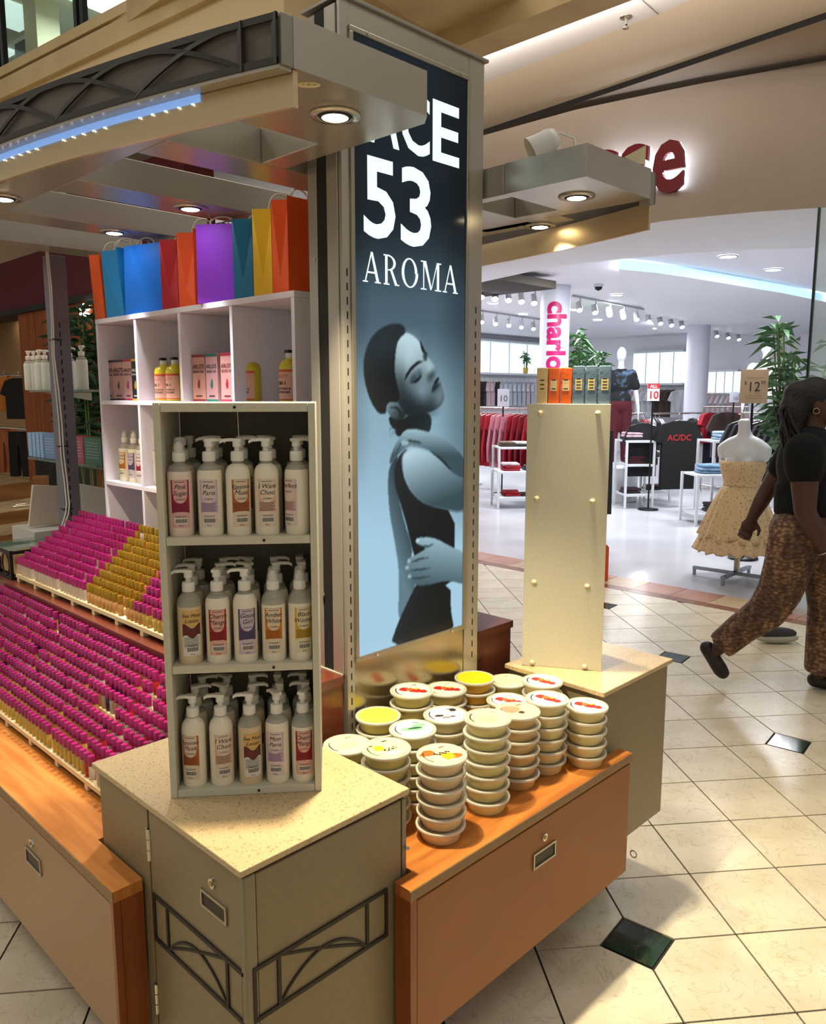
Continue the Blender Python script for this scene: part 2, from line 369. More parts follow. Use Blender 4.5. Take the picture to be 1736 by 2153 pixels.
_v=_n.new('ShaderNodeTexVoronoi'); _v.inputs['Scale'].default_value=130; _t=_n.new('ShaderNodeTexCoord'); _l.new(_t.outputs['Object'],_v.inputs[0]); _r=_n.new('ShaderNodeValToRGB'); _r.color_ramp.elements[0].position=.12; _r.color_ramp.elements[0].color=(1,1,1,1); _r.color_ramp.elements[1].position=.17; _r.color_ramp.elements[1].color=(0,0,0,1); _l.new(_v.outputs['Distance'],_r.inputs[0])
_m=_n.new('ShaderNodeMixRGB'); _l.new(_r.outputs[0],_m.inputs[0]); _l.new(_s,_m.inputs[1]); _m.inputs[2].default_value=lin('#e2d6ae')+(1,); _l.new(_m.outputs[0],_b.inputs['Base Color'])
m_metal=M('warm_grey_metal','#b2ac9f',.28,.6,noise=(3,'#aaa497',.3,.7))
m_metald=M('grey_metal_face','#8d887c',.38,.35)
m_alu=M('aluminium','#a59e8c',.3,.85)
m_bronze=M('bronze_fretwork','#2b261f',.5,.2)
m_dark=M('dark_void','#15130f',.8)
m_screw=M('steel','#b8b2a4',.3,.9)
def lock(parent,c,n,s=1):
    n=Vector(n); MB().cyl(c,c+n*.005,.011*s,.010*s,n=16).build('lock_rim',m_chrome,parent); k=MB().cyl(c+n*.005,c+n*.007,.0055*s,n=12); k.build('lock_cylinder',M('brass','#a8905a',.3,.9),parent)
def pull(parent,c,n,wd,ht,tdir):
    n=Vector(n);t=Vector(tdir);z=Vector((0,0,1)); b=MB()
    def bar(a0,a1,b0,b1,d0,d1):
        pts=[c+t*a0+z*b0+n*d0,c+t*a1+z*b0+n*d0,c+t*a1+z*b1+n*d0,c+t*a0+z*b1+n*d0]; b.prism(pts,n*(d1-d0))
    w=wd/2;h=ht/2;e=.005
    bar(-w,w,h-e,h,-.012,.004);bar(-w,w,-h,-h+e,-.012,.004);bar(-w,-w+e,-h+e,h-e,-.012,.004);bar(w-e,w,-h+e,h-e,-.012,.004)
    p=b.build('pull_frame',m_alu,parent); b=MB(); bar(-w+e,w-e,-h+e,h-e,-.001,.0012); b.build('pull_recess',M('pull_shadow','#3b362b',.5,.3),p)
def fret(parent,o,t,L,z0,z1,n,arch=True):
    """bridge-like fretwork: rails, posts and a crossing arch pair; o=start, t=dir"""
    t=Vector(t);n=Vector(n); th=.005; pr=.004
    def bar(a,za,b_,zb,w=.0055):
        pa=o+t*a+Vector((0,0,za)); pb=o+t*b_+Vector((0,0,zb)); d=(pb-pa).normalized(); s=d.cross(n)*w
        return [pa-s,pb-s,pb+s,pa+s]
    for a,za,c,zb in ((0,z0,L,z0),(0,z1,L,z1)): MB().prism(bar(a,za,c,zb,.0042),n*pr).build('fret_rail',m_bronze,parent)
    for a in (.003,L*.17,L*.83,L-.003): MB().prism(bar(a,z0,a,z1,.0038),n*(pr*.9)).build('fret_post',m_bronze,parent)
    b=MB(); a0=L*.17;a1=L*.83; N_=12
    pts=[(a0+(a1-a0)*i/N_, z0+(z1-z0)*(.42+.52*math.sin(PI*(.10+.9*i/N_))) if 0 else z0+(z1-z0)*(.0+.62*math.sin(PI*i/N_)**.8)) for i in range(N_+1)]
    for p,q in zip(pts,pts[1:]): b.prism(bar(p[0],p[1],q[0],q[1],.0026),n*(pr*.8))
    pts=[(a0+(a1-a0)*i/N_, z0+(z1-z0)*(i/N_)**.8) for i in range(N_+1)]
    for p,q in zip(pts,pts[1:]): b.prism(bar(p[0],p[1],q[0],q[1],.0026),n*(pr*.7))
    b.build('fret_arch',m_bronze,parent)
# ---------------------------------------------------------------- near corner cabinet
ca=thing('corner_cabinet','taupe kiosk cabinet with bronze fretwork and lock under the lotion rack','cabinet',(.91,1.40,0))
MB().box(.722,1.128,.0,1.10,1.688,.744).build('carcass',m_taupe,ca)
MB().box(.712,1.119,.10,.7215,1.462,.738).build('door',m_taupe,ca,.002)
d=COL.objects[-1]
MB().box(.712,1.468,.10,.7215,1.690,.738).build('side_panel',m_taupe,ca,.001)
MB().box(.735,1.112,.10,1.098,1.1275,.738).build('drawer_front',m_taupe,ca,.002)
MB().box(.708,1.110,.10,.7335,1.1275,.742).build('corner_post',M('post_grey','#7f7a66',.35,.4),ca,.003)
MB().box(1.101,1.112,.10,1.114,1.14,.738).build('corner_post',MATS['post_grey'],ca,.002)
c1=MB().box(.70,1.107,.747,1.118,1.70,.7605).build('countertop',m_stone,ca,.002)
MB().box(.715,1.12,.744,1.105,1.688,.7468).build('shadow_gap',m_dark,ca)
for z in (.655,.30):
    h=MB(); 
    for k in range(3): h.cyl((.711,1.4655,z-.034+k*.024),(.711,1.4655,z-.034+k*.024+.022),.0042,n=8)
    h.box(.7105,1.457,z-.034,.712,1.474,z+.036); h.build('hinge',m_chrome,ca)
lock(ca,P(448,1856,X=.712),(-1,0,0)); pull(ca,P(451,1905,X=.712),(-1,0,0),.088,.036,(0,-1,0))
fret(ca,Vector((.712,1.455,0)),(0,-1,0),.335,.45,.55,(-1,0,0)); fret(ca,Vector((1.055,1.112,0)),(-1,0,0),.333,.455,.557,(0,-1,0))
MB().cyl(P(857,1783,Y=1.112),P(857,1783,Y=1.106),.004,n=8).build('screw',m_screw,ca)
# ---------------------------------------------------------------- plinth under the kiosk
MB().box(1.125,1.30,0,2.03,3.62,.199).build('kiosk_plinth',M('plinth_black','#2c2a26',.5),label='dark recessed plinth standing on the tiles beneath the kiosk cabinets',cat='plinth')
# ---------------------------------------------------------------- left drawer cabinet
lw=thing('drawer_cabinet','brown fronted kiosk drawer cabinet with cherry wood top under the lower perfume tray','cabinet',(.85,2.6,0))
m=MB().prism([(.64,1.49,.545),(.706,1.49,.545),(.706,1.704,.545),(1.05,1.704,.545),(1.05,3.75,.545),(.64,3.75,.545)],(0,0,.025)); m.build('wood_top',m_wood,lw,.002)
MB().box(.638,1.488,.5455,.6405,3.75,.569).build('edge_band',m_edge,lw)
MB().box(.6405,1.504,.215,.655,2.60,.538).build('drawer_front',m_taupe2,lw,.002)
MB().box(.6405,2.606,.215,.655,3.75,.538).build('drawer_front',m_taupe2,lw,.002)
MB().box(.6405,1.492,.215,.656,1.5035,.5445).build('end_strip',m_woodd,lw); MB().box(.657,1.492,.215,.7065,1.51,.5445).build('end_panel',m_woodd,lw)
MB().box(.657,1.71,.205,1.045,3.74,.544).build('carcass',m_woodd,lw)
lock(lw,P(68,1771,X=.6405),(-1,0,0)); pull(lw,P(72,1809,X=.6405),(-1,0,0),.095,.042,(0,-1,0))
# ---------------------------------------------------------------- right drawer cabinet
rw=thing('drawer_cabinet','rust brown kiosk drawer cabinet with cherry wood top under the body butter tubs','cabinet',(1.52,1.25,0))
MB().prism([(1.07,1.057,.545),(1.967,1.057,.545),(1.967,1.100,.545),(1.868,1.100,.545),(1.868,1.482,.545),(1.122,1.482,.545),(1.122,1.104,.545),(1.07,1.104,.545)],(0,0,.025)).build('wood_top',m_woodB,rw,.002)
MB().box(1.068,1.055,.5455,1.967,1.0575,.569).build('edge_band',m_edge,rw)
MB().box(1.092,1.0585,.205,1.966,1.072,.538).build('drawer_front',m_rust,rw,.002)
MB().box(1.072,1.0585,.20,1.091,1.1045,.5445).build('end_panel',m_woodd,rw,.001)
MB().box(1.124,1.0725,.20,1.862,1.475,.544).build('carcass',m_woodd,rw)
MB().box(1.863,1.0725,.20,1.966,1.098,.544).build('carcass',m_woodd,rw)
lock(rw,P(1143,1759,Y=1.0585),(0,-1,0)); pull(rw,P(1143,1797,Y=1.0585),(0,-1,0),.095,.042,(1,0,0))
c=P(1330,1797,X=1.967); r=MB(); r.tube([c+Vector((.004,.010*math.cos(a),.010*math.sin(a))) for a in [2*PI*i/14 for i in range(14)]],.0022,6,closed=True); r.build('ring_pull',m_chrome,rw)
# ---------------------------------------------------------------- far corner cabinet
fc=thing('corner_cabinet','plain taupe kiosk cabinet with stone top under the narrow white rack back','cabinet',(2.08,1.4,0))
MB().box(1.888,1.112,.25,2.275,1.44,.744).build('carcass',m_taupe,fc,.002)
MB().box(1.878,1.10,.747,2.285,1.448,.7605).build('countertop',m_stone,fc,.002)
MB().box(1.89,1.116,.744,2.27,1.435,.7468).build('shadow_gap',m_dark,fc)
MB().box(2.06,1.25,0,2.2,1.42,.25).build('base',m_dark,fc)
# ---------------------------------------------------------------- central riser
RZ=.868
rs=thing('riser_platform','dark mahogany raised platform behind the trays and light box','platform',(1.5,2.5,.57))
RO=[(1.125,1.498),(1.272,1.498),(1.272,1.64),(1.806,1.64),(1.806,1.498),(1.972,1.498),(1.972,3.74),(1.056,3.74),(1.056,1.71),(1.125,1.71)]
RT_=[(1.123,1.494),(1.272,1.494),(1.272,1.64),(1.806,1.64),(1.806,1.494),(1.98,1.494),(1.98,3.75),(1.035,3.75),(1.035,1.706),(1.123,1.706)]
MB().prism([(x,y,.572) for x,y in RO],(0,0,RZ-.572-.0225)).build('body',m_mah,rs,.001)
MB().prism([(x,y,RZ-.022) for x,y in RT_],(0,0,.022)).build('top_board',m_mah,rs,.002)
# ---------------------------------------------------------------- light box tower
LY=1.485; LX0=P(722,700,Y=LY).x; LX1=P(1018,139,Y=LY).x; LZ1=P(1018,139,Y=LY).z+.008
pz0=P(762,1378,Y=LY).z; pz1=P(989,173,Y=LY).z; px0=P(742,310,Y=LY).x; px1=P(970,1100,Y=LY).x+.004
lb=thing('light_box_tower','tall aluminium light box with backlit poster of a woman','light box',((LX0+LX1)/2,LY+.06,.57))
MB().box(LX0+.002,LY+.012,.572,LX1-.002,LY+.128,LZ1-.01).build('housing',m_metald,lb)
b=MB(); b.box(LX0,LY,.572,px0-.012,LY+.0118,LZ1); b.build('stile',m_metal,lb,.001)
MB().box(px1+.012,LY,.572,LX1,LY+.0118,LZ1).build('stile',m_metal,lb,.001)
MB().box(px0-.012,LY+.001,pz1+.012,px1+.012,LY+.0118,LZ1).build('top_rail',m_metal,lb,.001)
kp=MB().box(px0-.012,LY+.003,.572,px1+.012,LY+.0118,pz0-.014).build('kick_panel',M('brushed_panel','#9a917b',.2,.9,bump=(30,.02)),lb,.001)
MB().box(LX0-.006,LY-.008,LZ1,LX1+.01,LY+.135,LZ1+.008).build('top_cap',m_metald,lb,.001)
# snap frame around the poster
b=MB(); y0=LY-.006
b.box(px0-.012,y0,pz0-.014,px1+.012,LY+.003,pz0); b.box(px0-.012,y0,pz1,px1+.012,LY+.003,pz1+.012); b.box(px0-.012,y0,pz0,px0,LY+.003,pz1); b.box(px1,y0,pz0,px1+.012,LY+.003,pz1)
b.build('snap_frame',m_alu,lb,.002)
for (x,z) in ((px0+.045,pz1+.006),(px1-.03,pz1+.006),(px0+.06,pz0-.007),(px1-.05,pz0-.007)): MB().cyl((x,y0+.001,z),(x,y0-.003,z),.004,n=10).build('frame_screw',m_chrome,lb)
b=MB(); xs=P(733,900,Y=LY).x; z=.62
while z<1.86: b.box(xs-.0018,LY-.0006,z,xs+.0018,LY+.001,z+.018); z+=.0335
xs=(px1+.012+LX1)/2+.006; z=.80
while z<1.82: b.box(xs-.0018,LY-.0006,z,xs+.0018,LY+.001,z+.018); z+=.0335
b.build('shelf_slots',m_dark,lb,kind='stuff')
# side: two posts standing on the riser with a dark gap
ya=P(693,700,X=LX0).y; yb=P(672,700,X=LX0).y; yc=P(655,700,X=LX0).y
MB().box(LX0-.004,LY+.013,RZ+.002,LX0+.0015,ya,LZ1-.01).build('side_post',m_metal,lb,.001)
MB().box(LX0-.001,ya,RZ+.002,LX0+.0015,yb,LZ1-.01).build('side_channel',m_dark,lb)
MB().box(LX0-.004,yb,RZ+.002,LX0+.03,yc,2.12).build('side_post',m_metal,lb,.001)
MB().box(LX0-.008,LY+.014,RZ,LX0+.0015,yc+.004,RZ+.0025).build('foot_plate',M('pale_strip','#b9b2a2',.4,.3),lb)
for px,py in ((661,546),(682,1248),(652,1640)):
    c=P(px,py,X=LX0-.004); MB().cyl(c,c+Vector((-.003,0,0)),.0045,n=10).build('screw',m_chrome,lb)
#POSTER
# ---------------------------------------------------------------- canopy
CZ=2.12; CT=2.20; YC=2.455
cn=thing('kiosk_canopy','grey metal kiosk canopy with curved bronze fretwork fascia and louvre beams','canopy',(1.2,YC,CZ))
def fx(y,off=0):
    h=1.315; x0=.857; s=.205
    u=(y-YC)/h; return x0-s*(1-u*u)+off
N_=40; Y0=1.145; Y1=2*YC-Y0
ys=[Y0+(Y1-Y0)*i/N_ for i in range(N_+1)]
def curved(off0,off1,z0,z1,name,mat,parent=cn,ysl=ys):
    n=len(ysl)-1; b=MB()
    o=[Vector((fx(y,off0),y,z0)) for y in ysl]; i_=[Vector((fx(y,off1),y,z0)) for y in ysl]; up=Vector((0,0,z1-z0))
    b.add(o+[p+up for p in o],[(k+1,k,k+n+1,k+n+2) for k in range(n)],True); b.add(i_+[p+up for p in i_],[(k,k+1,k+n+2,k+n+1) for k in range(n)],True)
    b.add(o+i_,[(k,k+1,k+n+2,k+n+1) for k in range(n)]); b.add([p+up for p in o]+[p+up for p in i_],[(k+1,k,k+n+1,k+n+2) for k in range(n)])
    b.add([o[0],i_[0],i_[0]+up,o[0]+up],[(0,1,2,3)]); b.add([o[-1],i_[-1],i_[-1]+up,o[-1]+up],[(3,2,1,0)])
    return b.build(name,mat,parent)
curved(0,.02,CZ,CT,'fascia',M('fascia_brown','#5d5449',.4,.3))
curved(-.006,.021,CZ-.006,CZ+.002,'fascia_lip',m_metal)
vb=2.06
curved(.024,.034,vb,CZ-.001,'valance',M('champagne_valance','#cfb98f',.34,.75))
curved(.0205,.0235,CZ-.019,CZ-.006,'led_strip',M('led_strip','#a9c6ea',.4,emit=.62,ecol='#6fa6f5'),ysl=[y for y in ys if 1.32<y<3.6])  # strip face widened so its glow also stands for the wash on the valance
b=MB()
for k in range(64):
    y=1.36+k*.034
    if k%7 in (5,6): continue
    b.lathe([[(.0,-.0016),(.0016,0),(0,.0016)]],(fx(y,.0215),y,CZ-.0205),6)
b.build('led_bulbs',M('led_bulb','#ffffff',.4,emit=9,ecol='#eaf3ff'),cn,kind='stuff')
# curved fretwork: rails, end posts and overlapping arches
def fbar(pts,w,name):
    b=MB()
    for (ya_,za),(yb_,zb) in zip(pts,pts[1:]):
        pa=Vector((fx(ya_,-.004),ya_,za)); pb=Vector((fx(yb_,-.004),yb_,zb)); d=(pb-pa).normalized(); s=d.cross(Vector((-1,0,0)))*w
        b.prism([pa-s,pb-s,pb+s,pa+s],(-.004,0,0))
    return b
b=fbar([(y,CT-.006) for y in ys],.006,''); b2=fbar([(y,CZ+.006) for y in ys],.006,'')
b.build('fret_rail',m_bronze,cn); b2.build('fret_rail',m_bronze,cn)
for yy in (Y0+.006,Y0+.075,Y1-.075,Y1-.006): fbar([(yy,CZ),(yy,CT)],.006,'').build('fret_post',m_bronze,cn)
p=.245
for k in range(-1,11):
    c0=Y0+.075+k*p; pts=[]
    for i in range(25):
        y=c0+2*p*i/24; 
        if Y0+.07<=y<=Y1-.07: pts.append((y,CZ+.006+(CT-CZ-.012)*math.sin(PI*i/24)**.9))
    if len(pts)>2: fbar(pts,.0042,'').build('fret_arch',m_bronze,cn)
# near block (box with rounded inner corner), strips and cross beams
BX1=1.232
def deck(x0,y0,x1,y1,name='cross_beam',z1=CT): return MB().box(x0,y0,CZ,x1,y1,z1).build(name,m_metal,cn,.002)
MB().prism([(.878,Y0-.005,CZ),(BX1-.03,Y0-.005,CZ),(BX1,Y0+.03,CZ),(BX1,1.43,CZ),(.878,1.43,CZ)],(0,0,CT-CZ+.002)).build('corner_block',m_metal,cn,.002)
MB().box(fx(Y0,-.002),Y0-.005,CZ,.8775,Y0+.012,CT).build('end_cap',m_metald,cn,.001)
deck(1.165,1.431,BX1,1.644,'edge_strip')
for y0,y1 in ((1.645,1.775),(2.10,2.255),(2.595,2.735),(3.08,3.22)): deck(.92,y0,1.60,y1)
deck(.80,1.431,.919,3.48,'edge_strip')
MB().prism([(.878,2*YC-Y0,CZ),(1.25,2*YC-Y0,CZ),(1.25,3.221,CZ),(.92,3.221,CZ),(.92,3.48,CZ),(.878,3.48,CZ)],(0,0,CT-CZ)).build('corner_block',m_metal,cn,.002)
# right canopy
cr=thing('kiosk_canopy','grey metal canopy slab with warm downlights jutting out beside the light box','canopy',(2.1,1.5,CZ))
rx0=P(1232,371,z=CZ).x; ry0=P(1232,371,z=CZ).y; rx1=P(1374,424,Y=ry0).x
fxr=[]
MB().prism([(rx0,ry0,CZ),(rx1-.02,ry0,CZ),(rx1-.02,ry0+.26,CZ),(rx0,ry0+.26,CZ)],(0,0,CT-CZ)).build('corner_block',m_metal,cr,.002)
MB().box(rx1-.019,ry0+.002,CZ-.012,rx1+.006,ry0+.035,CT-.005).build('end_cap',m_metald,cr,.001)
MB().box(rx0,ry0+.261,CZ,rx0+.04,ry0+.75,CT).build('edge_strip',m_metal,cr,.002)
MB().box(rx0+.041,ry0+.42,CZ,rx1+.02,ry0+.62,CT).build('cross_beam',m_metal,cr,.002)
MB().box(rx1-.09,ry0+.261,CZ,rx1-.02,ry0+.419,CT).build('edge_strip',m_metal,cr,.002)
def fr(y,off): 
    u=(y-YC)/(YC-ry0); return rx1+.04+.205*(1-u*u)+off
yr=[ry0+.02+i*.12 for i in range(22)]
for off0,off1,z0,z1,nm,mt in ((-.02,0,CZ,CT,'fascia',MATS['fascia_brown']),(-.034,-.024,2.045,CZ-.001,'valance',MATS['champagne_valance'])):
    b=MB(); a=[Vector((fr(y,off0),y,z0)) for y in yr]; c=[Vector((fr(y,off1),y,z0)) for y in yr]; n=len(yr); up_=Vector((0,0,z1-z0))
    b.add(a+[q+up_ for q in a],[(k+1,k,k+n,k+n+1) for k in range(n-1)],True); b.add(c+[q+up_ for q in c],[(k,k+1,k+n+1,k+n) for k in range(n-1)],True); b.add(a+c,[(k,k+1,k+n+1,k+n) for k in range(n-1)]); b.add([a[0],c[0],c[0]+up_,a[0]+up_],[(0,1,2,3)])
    b.build(nm,mt,cr)
MB().box(rx1-.0195,ry0+.30,CZ,rx1+.06,ry0+2.4,CZ+.01).build('edge_strip',m_metal,cr)
# downlights (recessed gimbal spots)
def downlight(c,label,tilt=(0,0),power=14,col=(1,.85,.60),spot=95,group='kiosk canopy downlights'):
    t=thing('downlight',label,'downlight',(c.x,c.y,c.z))
    MB().lathe([[(.050,-.001),(.050,-.004),(.036,-.005)],[(.036,-.005),(.033,-.001)]],c,28).build('trim_ring',M('trim_silver','#bdb6a6',.25,.8),t)
    MB().lathe([[(.033,-.001),(.031,-.006),(.026,-.007)]],c,24).build('gimbal',m_dark,t)
    MB().lathe([[(.026,-.0065),(.022,-.008),(0,-.0095)]],c,24).build('lens',M('lamp_lens_%s'%('w' if col[2]<.7 else 'c'),'#fff1d2',.3,emit=26,ecol='#ffe9c0' if col[2]<.7 else '#f4f2ff'),t)
    lamp('spot_light','SPOT',(c.x,c.y,c.z-.012),power,col,.022,(R(tilt[0]),R(tilt[1]),0),spot,.6,parent=t)
downlight(P(704,241,z=CZ),'warm downlight in the canopy corner beside an oval sticker',(-4,0),190)
downlight(P(400,436,z=CZ),'cool downlight glowing above the purple bag',(0,15),90,(.95,.92,1),spot=68)
downlight(P(240,487,z=CZ),'cool downlight glowing above the blue bags',(0,15),90,(.92,.88,1),spot=68)
downlight(P(6,415,z=CZ),'downlight at the canopy edge above the drawer top',(0,-6),60)
downlight(P(1212,412,z=CZ),'warm downlight nearer the corner of the right canopy slab',(-24,-6),130,spot=72)
downlight(P(1135,474,z=CZ),'tilted warm downlight behind the other on the right canopy slab',(-26,-10),90,spot=72)
c=P(648,178,z=CZ); t=thing('oval_sticker','small cream oval sticker with a handwritten number under the canopy','sticker',c)
b=MB(); b.lathe([[(0,-.0008),(.016,-.0008),(.016,0)]],(0,0,0),20); b.v=[(c.x+x*.7071*1.35-y*.7071*.8,c.y-x*.7071*1.35-y*.7071*.8,c.z+z-.0002) for x,y,z in b.v]; b.build('paper',M('sticker_cream','#d8cf9c',.6),t)
b=MB(); b.text('13/x',lambda u,v:(c.x+(u)*.7071-v*.55,c.y-(u)*.7071-v*.55,c.z-.0014),.016,shear=.4); b.build('writing',M('ink','#1b1a17',.7),t)
# rating plate on the far canopy edge
q=P(20,518,X=1.249); t=thing('rating_plate','white printed rating plate fixed to the far canopy edge','plate',q)
MB().box(1.246,q.y-.055,q.z-.03,1.2485,q.y+.055,q.z+.03).build('plate',M('plate_white','#c9c3b8',.5),t)
b=MB(); b.text('UL',lambda u,v:(1.2455,q.y-u,q.z+v+.004),.022,bold=.02); b.text('LISTED',lambda u,v:(1.2455,q.y-u,q.z+v-.012),.011)
for k in range(2): b.add([(1.2455,q.y-.04,q.z-.017-k*.006),(1.2455,q.y+.04,q.z-.017-k*.006),(1.2455,q.y+.04,q.z-.0145-k*.006),(1.2455,q.y-.04,q.z-.0145-k*.006)],[(0,1,2,3)])
b.build('print',MATS['ink'],t)
# white lamp head standing on the right canopy
c=P(1150,300,D=2.35); t=thing('desk_lamp_head','white cone lamp with thin arm clipped on top of the right canopy','lamp',(c.x,c.y,CT))
d=Vector((-.45,.45,-.35)).normalized(); b=MB()
pr=[(.0,-.035),(.028,-.03),(.036,-.01),(.037,.02),(.042,.055)]
u=d.orthogonal().normalized(); w_=d.cross(u); n=18
vs=[c+d*z+(u*math.cos(2*PI*i/n)+w_*math.sin(2*PI*i/n))*r for r,z in pr for i in range(n)]
b.add(vs,[(j*n+i,j*n+(i+1)%n,(j+1)*n+(i+1)%n,(j+1)*n+i) for j in range(len(pr)-1) for i in range(n)],True); b.build('shade',M('lamp_white','#d9d6cc',.4),t)
e=P(1225,300,D=2.35); b=MB(); b.tube([c+d*-.01,c+(e-c)*.35+Vector((0,0,.028)),c+(e-c)*.75+Vector((0,0,.012)),Vector((e.x,e.y,CT))],.0035,6); b.build('arm',MATS['lamp_white'],t); MB().lathe([[(0,0),(.02,0),(.02,.008),(0,.008)]],(e.x,e.y,CT),14).build('base',MATS['lamp_white'],t)
# ---------------------------------------------------------------- backlit poster (flat print, drawn as a fine coloured sheet)
import numpy as np
m_post=M('backlit_print','#808080',.12,attr='Col',emit=1.1)
for l_ in list(m_post.node_tree.nodes['Principled BSDF'].inputs['Base Color'].links): m_post.node_tree.links.remove(l_)
m_post.node_tree.nodes['Principled BSDF'].inputs['Base Color'].default_value=(.01,.012,.015,1); m_post.node_tree.nodes['Principled BSDF'].inputs['Specular IOR Level'].default_value=.15
GX,GZ=190,640
gx=np.linspace(px0,px1,GX+1); gz=np.linspace(pz0,pz1,GZ+1); XX,ZZ=np.meshgrid(gx,gz)
# photo pixel of every sheet point
vx=XX; vy=np.full_like(XX,LY-.001); vz=ZZ-H
dd=vx*FW.x+vy*FW.y+vz*FW.z; PX=868+F*(vx*RT.x+vy*RT.y)/dd; PY=1076.5-F*(vx*UP.x+vy*UP.y+vz*UP.z)/dd
ZXX=(PX-680)/.3622; ZYY=(PY-640)/.3622      # units used for the drawing below
def hexc(h): return np.array([int(h[i:i+2],16)/255 for i in (1,3,5)])
def inside(poly):
    r=np.zeros(ZXX.shape,bool); n=len(poly)
    for i in range(n):
        x1,y1=poly[i]; x2,y2=poly[(i+1)%n]
        if y1==y2: continue
        c=((y1>ZYY)!=(y2>ZYY))&(ZXX<(x2-x1)*(ZYY-y1)/(y2-y1)+x1); r^=c
    return r
def smooth(poly,k=2):
    for _ in range(k):
        q=[]
        for i in range(len(poly)):
            a=poly[i];b=poly[(i+1)%len(poly)]; q+=[(.75*a[0]+.25*b[0],.75*a[1]+.25*b[1]),(.25*a[0]+.75*b[0],.25*a[1]+.75*b[1])]
        poly=q
    return poly
def sstep(a,b,v): t=np.clip((v-a)/(b-a),0,1); return (t*t*(3-2*t))[...,None]
top=hexc('#222e36'); mid=hexc('#4c6472'); low=hexc('#7fa3b5'); lo2=hexc('#96bfd6')
IMG=top+(mid-top)*sstep(-560,60,ZYY); IMG=IMG+(low-IMG)*sstep(40,620,ZYY); IMG=IMG+(lo2-IMG)*sstep(600,1500,ZYY)
IMG=IMG*(1-.25*sstep(620,820,ZXX)*(1-sstep(900,1500,ZYY)))
IMG=IMG*(1-.12*sstep(300,190,ZXX)*(1-sstep(700,1200,ZYY)))
def blur(A,k):
    for ax in (0,1):
        c=np.cumsum(np.concatenate([np.repeat(np.take(A,[0],ax),k+1,ax),A,np.repeat(np.take(A,[-1],ax),k,ax)],ax),ax)
        n=A.shape[ax]; A=(np.take(c,range(2*k+1,2*k+1+n),ax)-np.take(c,range(0,n),ax))/(2*k+1)
    return A
def paint(poly,col,soft=0,shade=None,k=2,alpha=1):
    global IMG
    m=inside(smooth(poly,k)).astype(float)
    if soft: m=blur(m,soft)
    c=hexc(col)[None,None,:]*np.ones(IMG.shape)
    if shade is not None: c=shade(c)
    IMG=IMG+(c-IMG)*(m*alpha)[...,None]
def grad(x0,y0,c0,x1,y1,c1):
    a=hexc(c0);b=hexc(c1); L=(x1-x0)**2+(y1-y0)**2
    t=np.clip(((ZXX-x0)*(x1-x0)+(ZYY-y0)*(y1-y0))/L,0,1)[...,None]; return lambda c:a+(b-a)*t
def stroke(pts,w,col,soft=1,alpha=1):
    poly=[];back=[]
    for i,(x,y) in enumerate(pts):
        a=pts[max(i-1,0)];b=pts[min(i+1,len(pts)-1)]; dx,dy=b[0]-a[0],b[1]-a[1]; l=math.hypot(dx,dy) or 1; ww=w*(1 if 0<i<len(pts)-1 else .25)
        poly.append((x-dy/l*ww,y+dx/l*ww)); back.append((x+dy/l*ww,y-dx/l*ww))
    paint(poly+back[::-1],col,soft,k=1,alpha=alpha)
paint([(378,640),(384,700),(425,735),(475,720),(470,660)],'#14191b',1)
paint([(480,640),(625,615),(625,745),(560,770),(440,775),(405,735)],'#1c2529',1,grad(430,700,'#12181a',640,690,'#2c3a41'))
paint([(385,930),(440,860),(410,960),(430,1100),(470,1270),(520,1420),(500,1500),(545,1640),(480,1760),(430,1860),(442,1560),(410,1360),(380,1200),(372,1020)],'#41565f',1,grad(370,1300,'#5f7d8a',530,1250,'#2c3d45'))
paint([(385,1990),(430,1850),(520,1660),(560,1590),(740,1630),(735,1760),(760,1900),(600,1960)],'#1f2423',1,grad(400,1800,'#2c3536',740,1800,'#171a1a'),k=1)
paint([(475,838),(430,890),(408,960),(415,1060),(450,1170),(480,1270),(520,1440),(575,1620),(742,1640),(758,1490),(762,1200),(600,1165),(520,1105),(470,1020),(455,930),(490,845)],'#121619',1,grad(420,1300,'#20282b',700,1300,'#101315'),k=1)
paint([(450,900),(470,850),(520,833),(600,850),(690,910),(740,960),(830,1010),(830,1215),(700,1190),(600,1170),(520,1110),(470,1010)],'#7fa2b0',2,grad(520,860,'#a3c3cf',640,1160,'#3c525b'))
paint([(440,765),(480,722),(540,722),(640,748),(720,790),(830,900),(830,1025),(730,965),(690,905),(620,850),(560,828),(500,820),(470,835),(420,885),(385,935),(383,900),(405,840)],'#7797a3',1,grad(560,730,'#8fb0bc',560,880,'#3f555e'))
stroke([(465,800),(500,792),(545,800),(570,806)],7,'#37494f'); stroke([(450,800),(440,830),(405,890)],6,'#3f525a'); stroke([(620,850),(690,905),(740,962)],8,'#27343a')
paint([(450,790),(475,785),(500,800),(480,822),(455,820)],'#8aabb7',1)
paint([(530,1368),(560,1350),(640,1350),(740,1405),(830,1445),(830,1632),(740,1602),(640,1622),(545,1640),(505,1592),(476,1530),(490,1475),(560,1440),(600,1412),(545,1395)],'#6f8f9c',1,grad(640,1370,'#88aab7',620,1620,'#4b636d'))
for s in ([(500,1500),(560,1478),(620,1470)],[(490,1545),(560,1540),(620,1530)],[(510,1592),(570,1588),(620,1578)],[(540,1400),(600,1408),(640,1390)]): stroke(s,6,'#31434b')
for c in ((497,1490),(485,1530),(500,1580)): paint([(c[0]-12,c[1]-10),(c[0]+8,c[1]-14),(c[0]+10,c[1]+8),(c[0]-10,c[1]+12)],'#8fafba',1)
paint([(535,1362),(556,1358),(556,1380),(536,1382)],'#a8c4cd',1)
stroke([(620,1650),(690,1662),(735,1660)],7,'#0d1011')
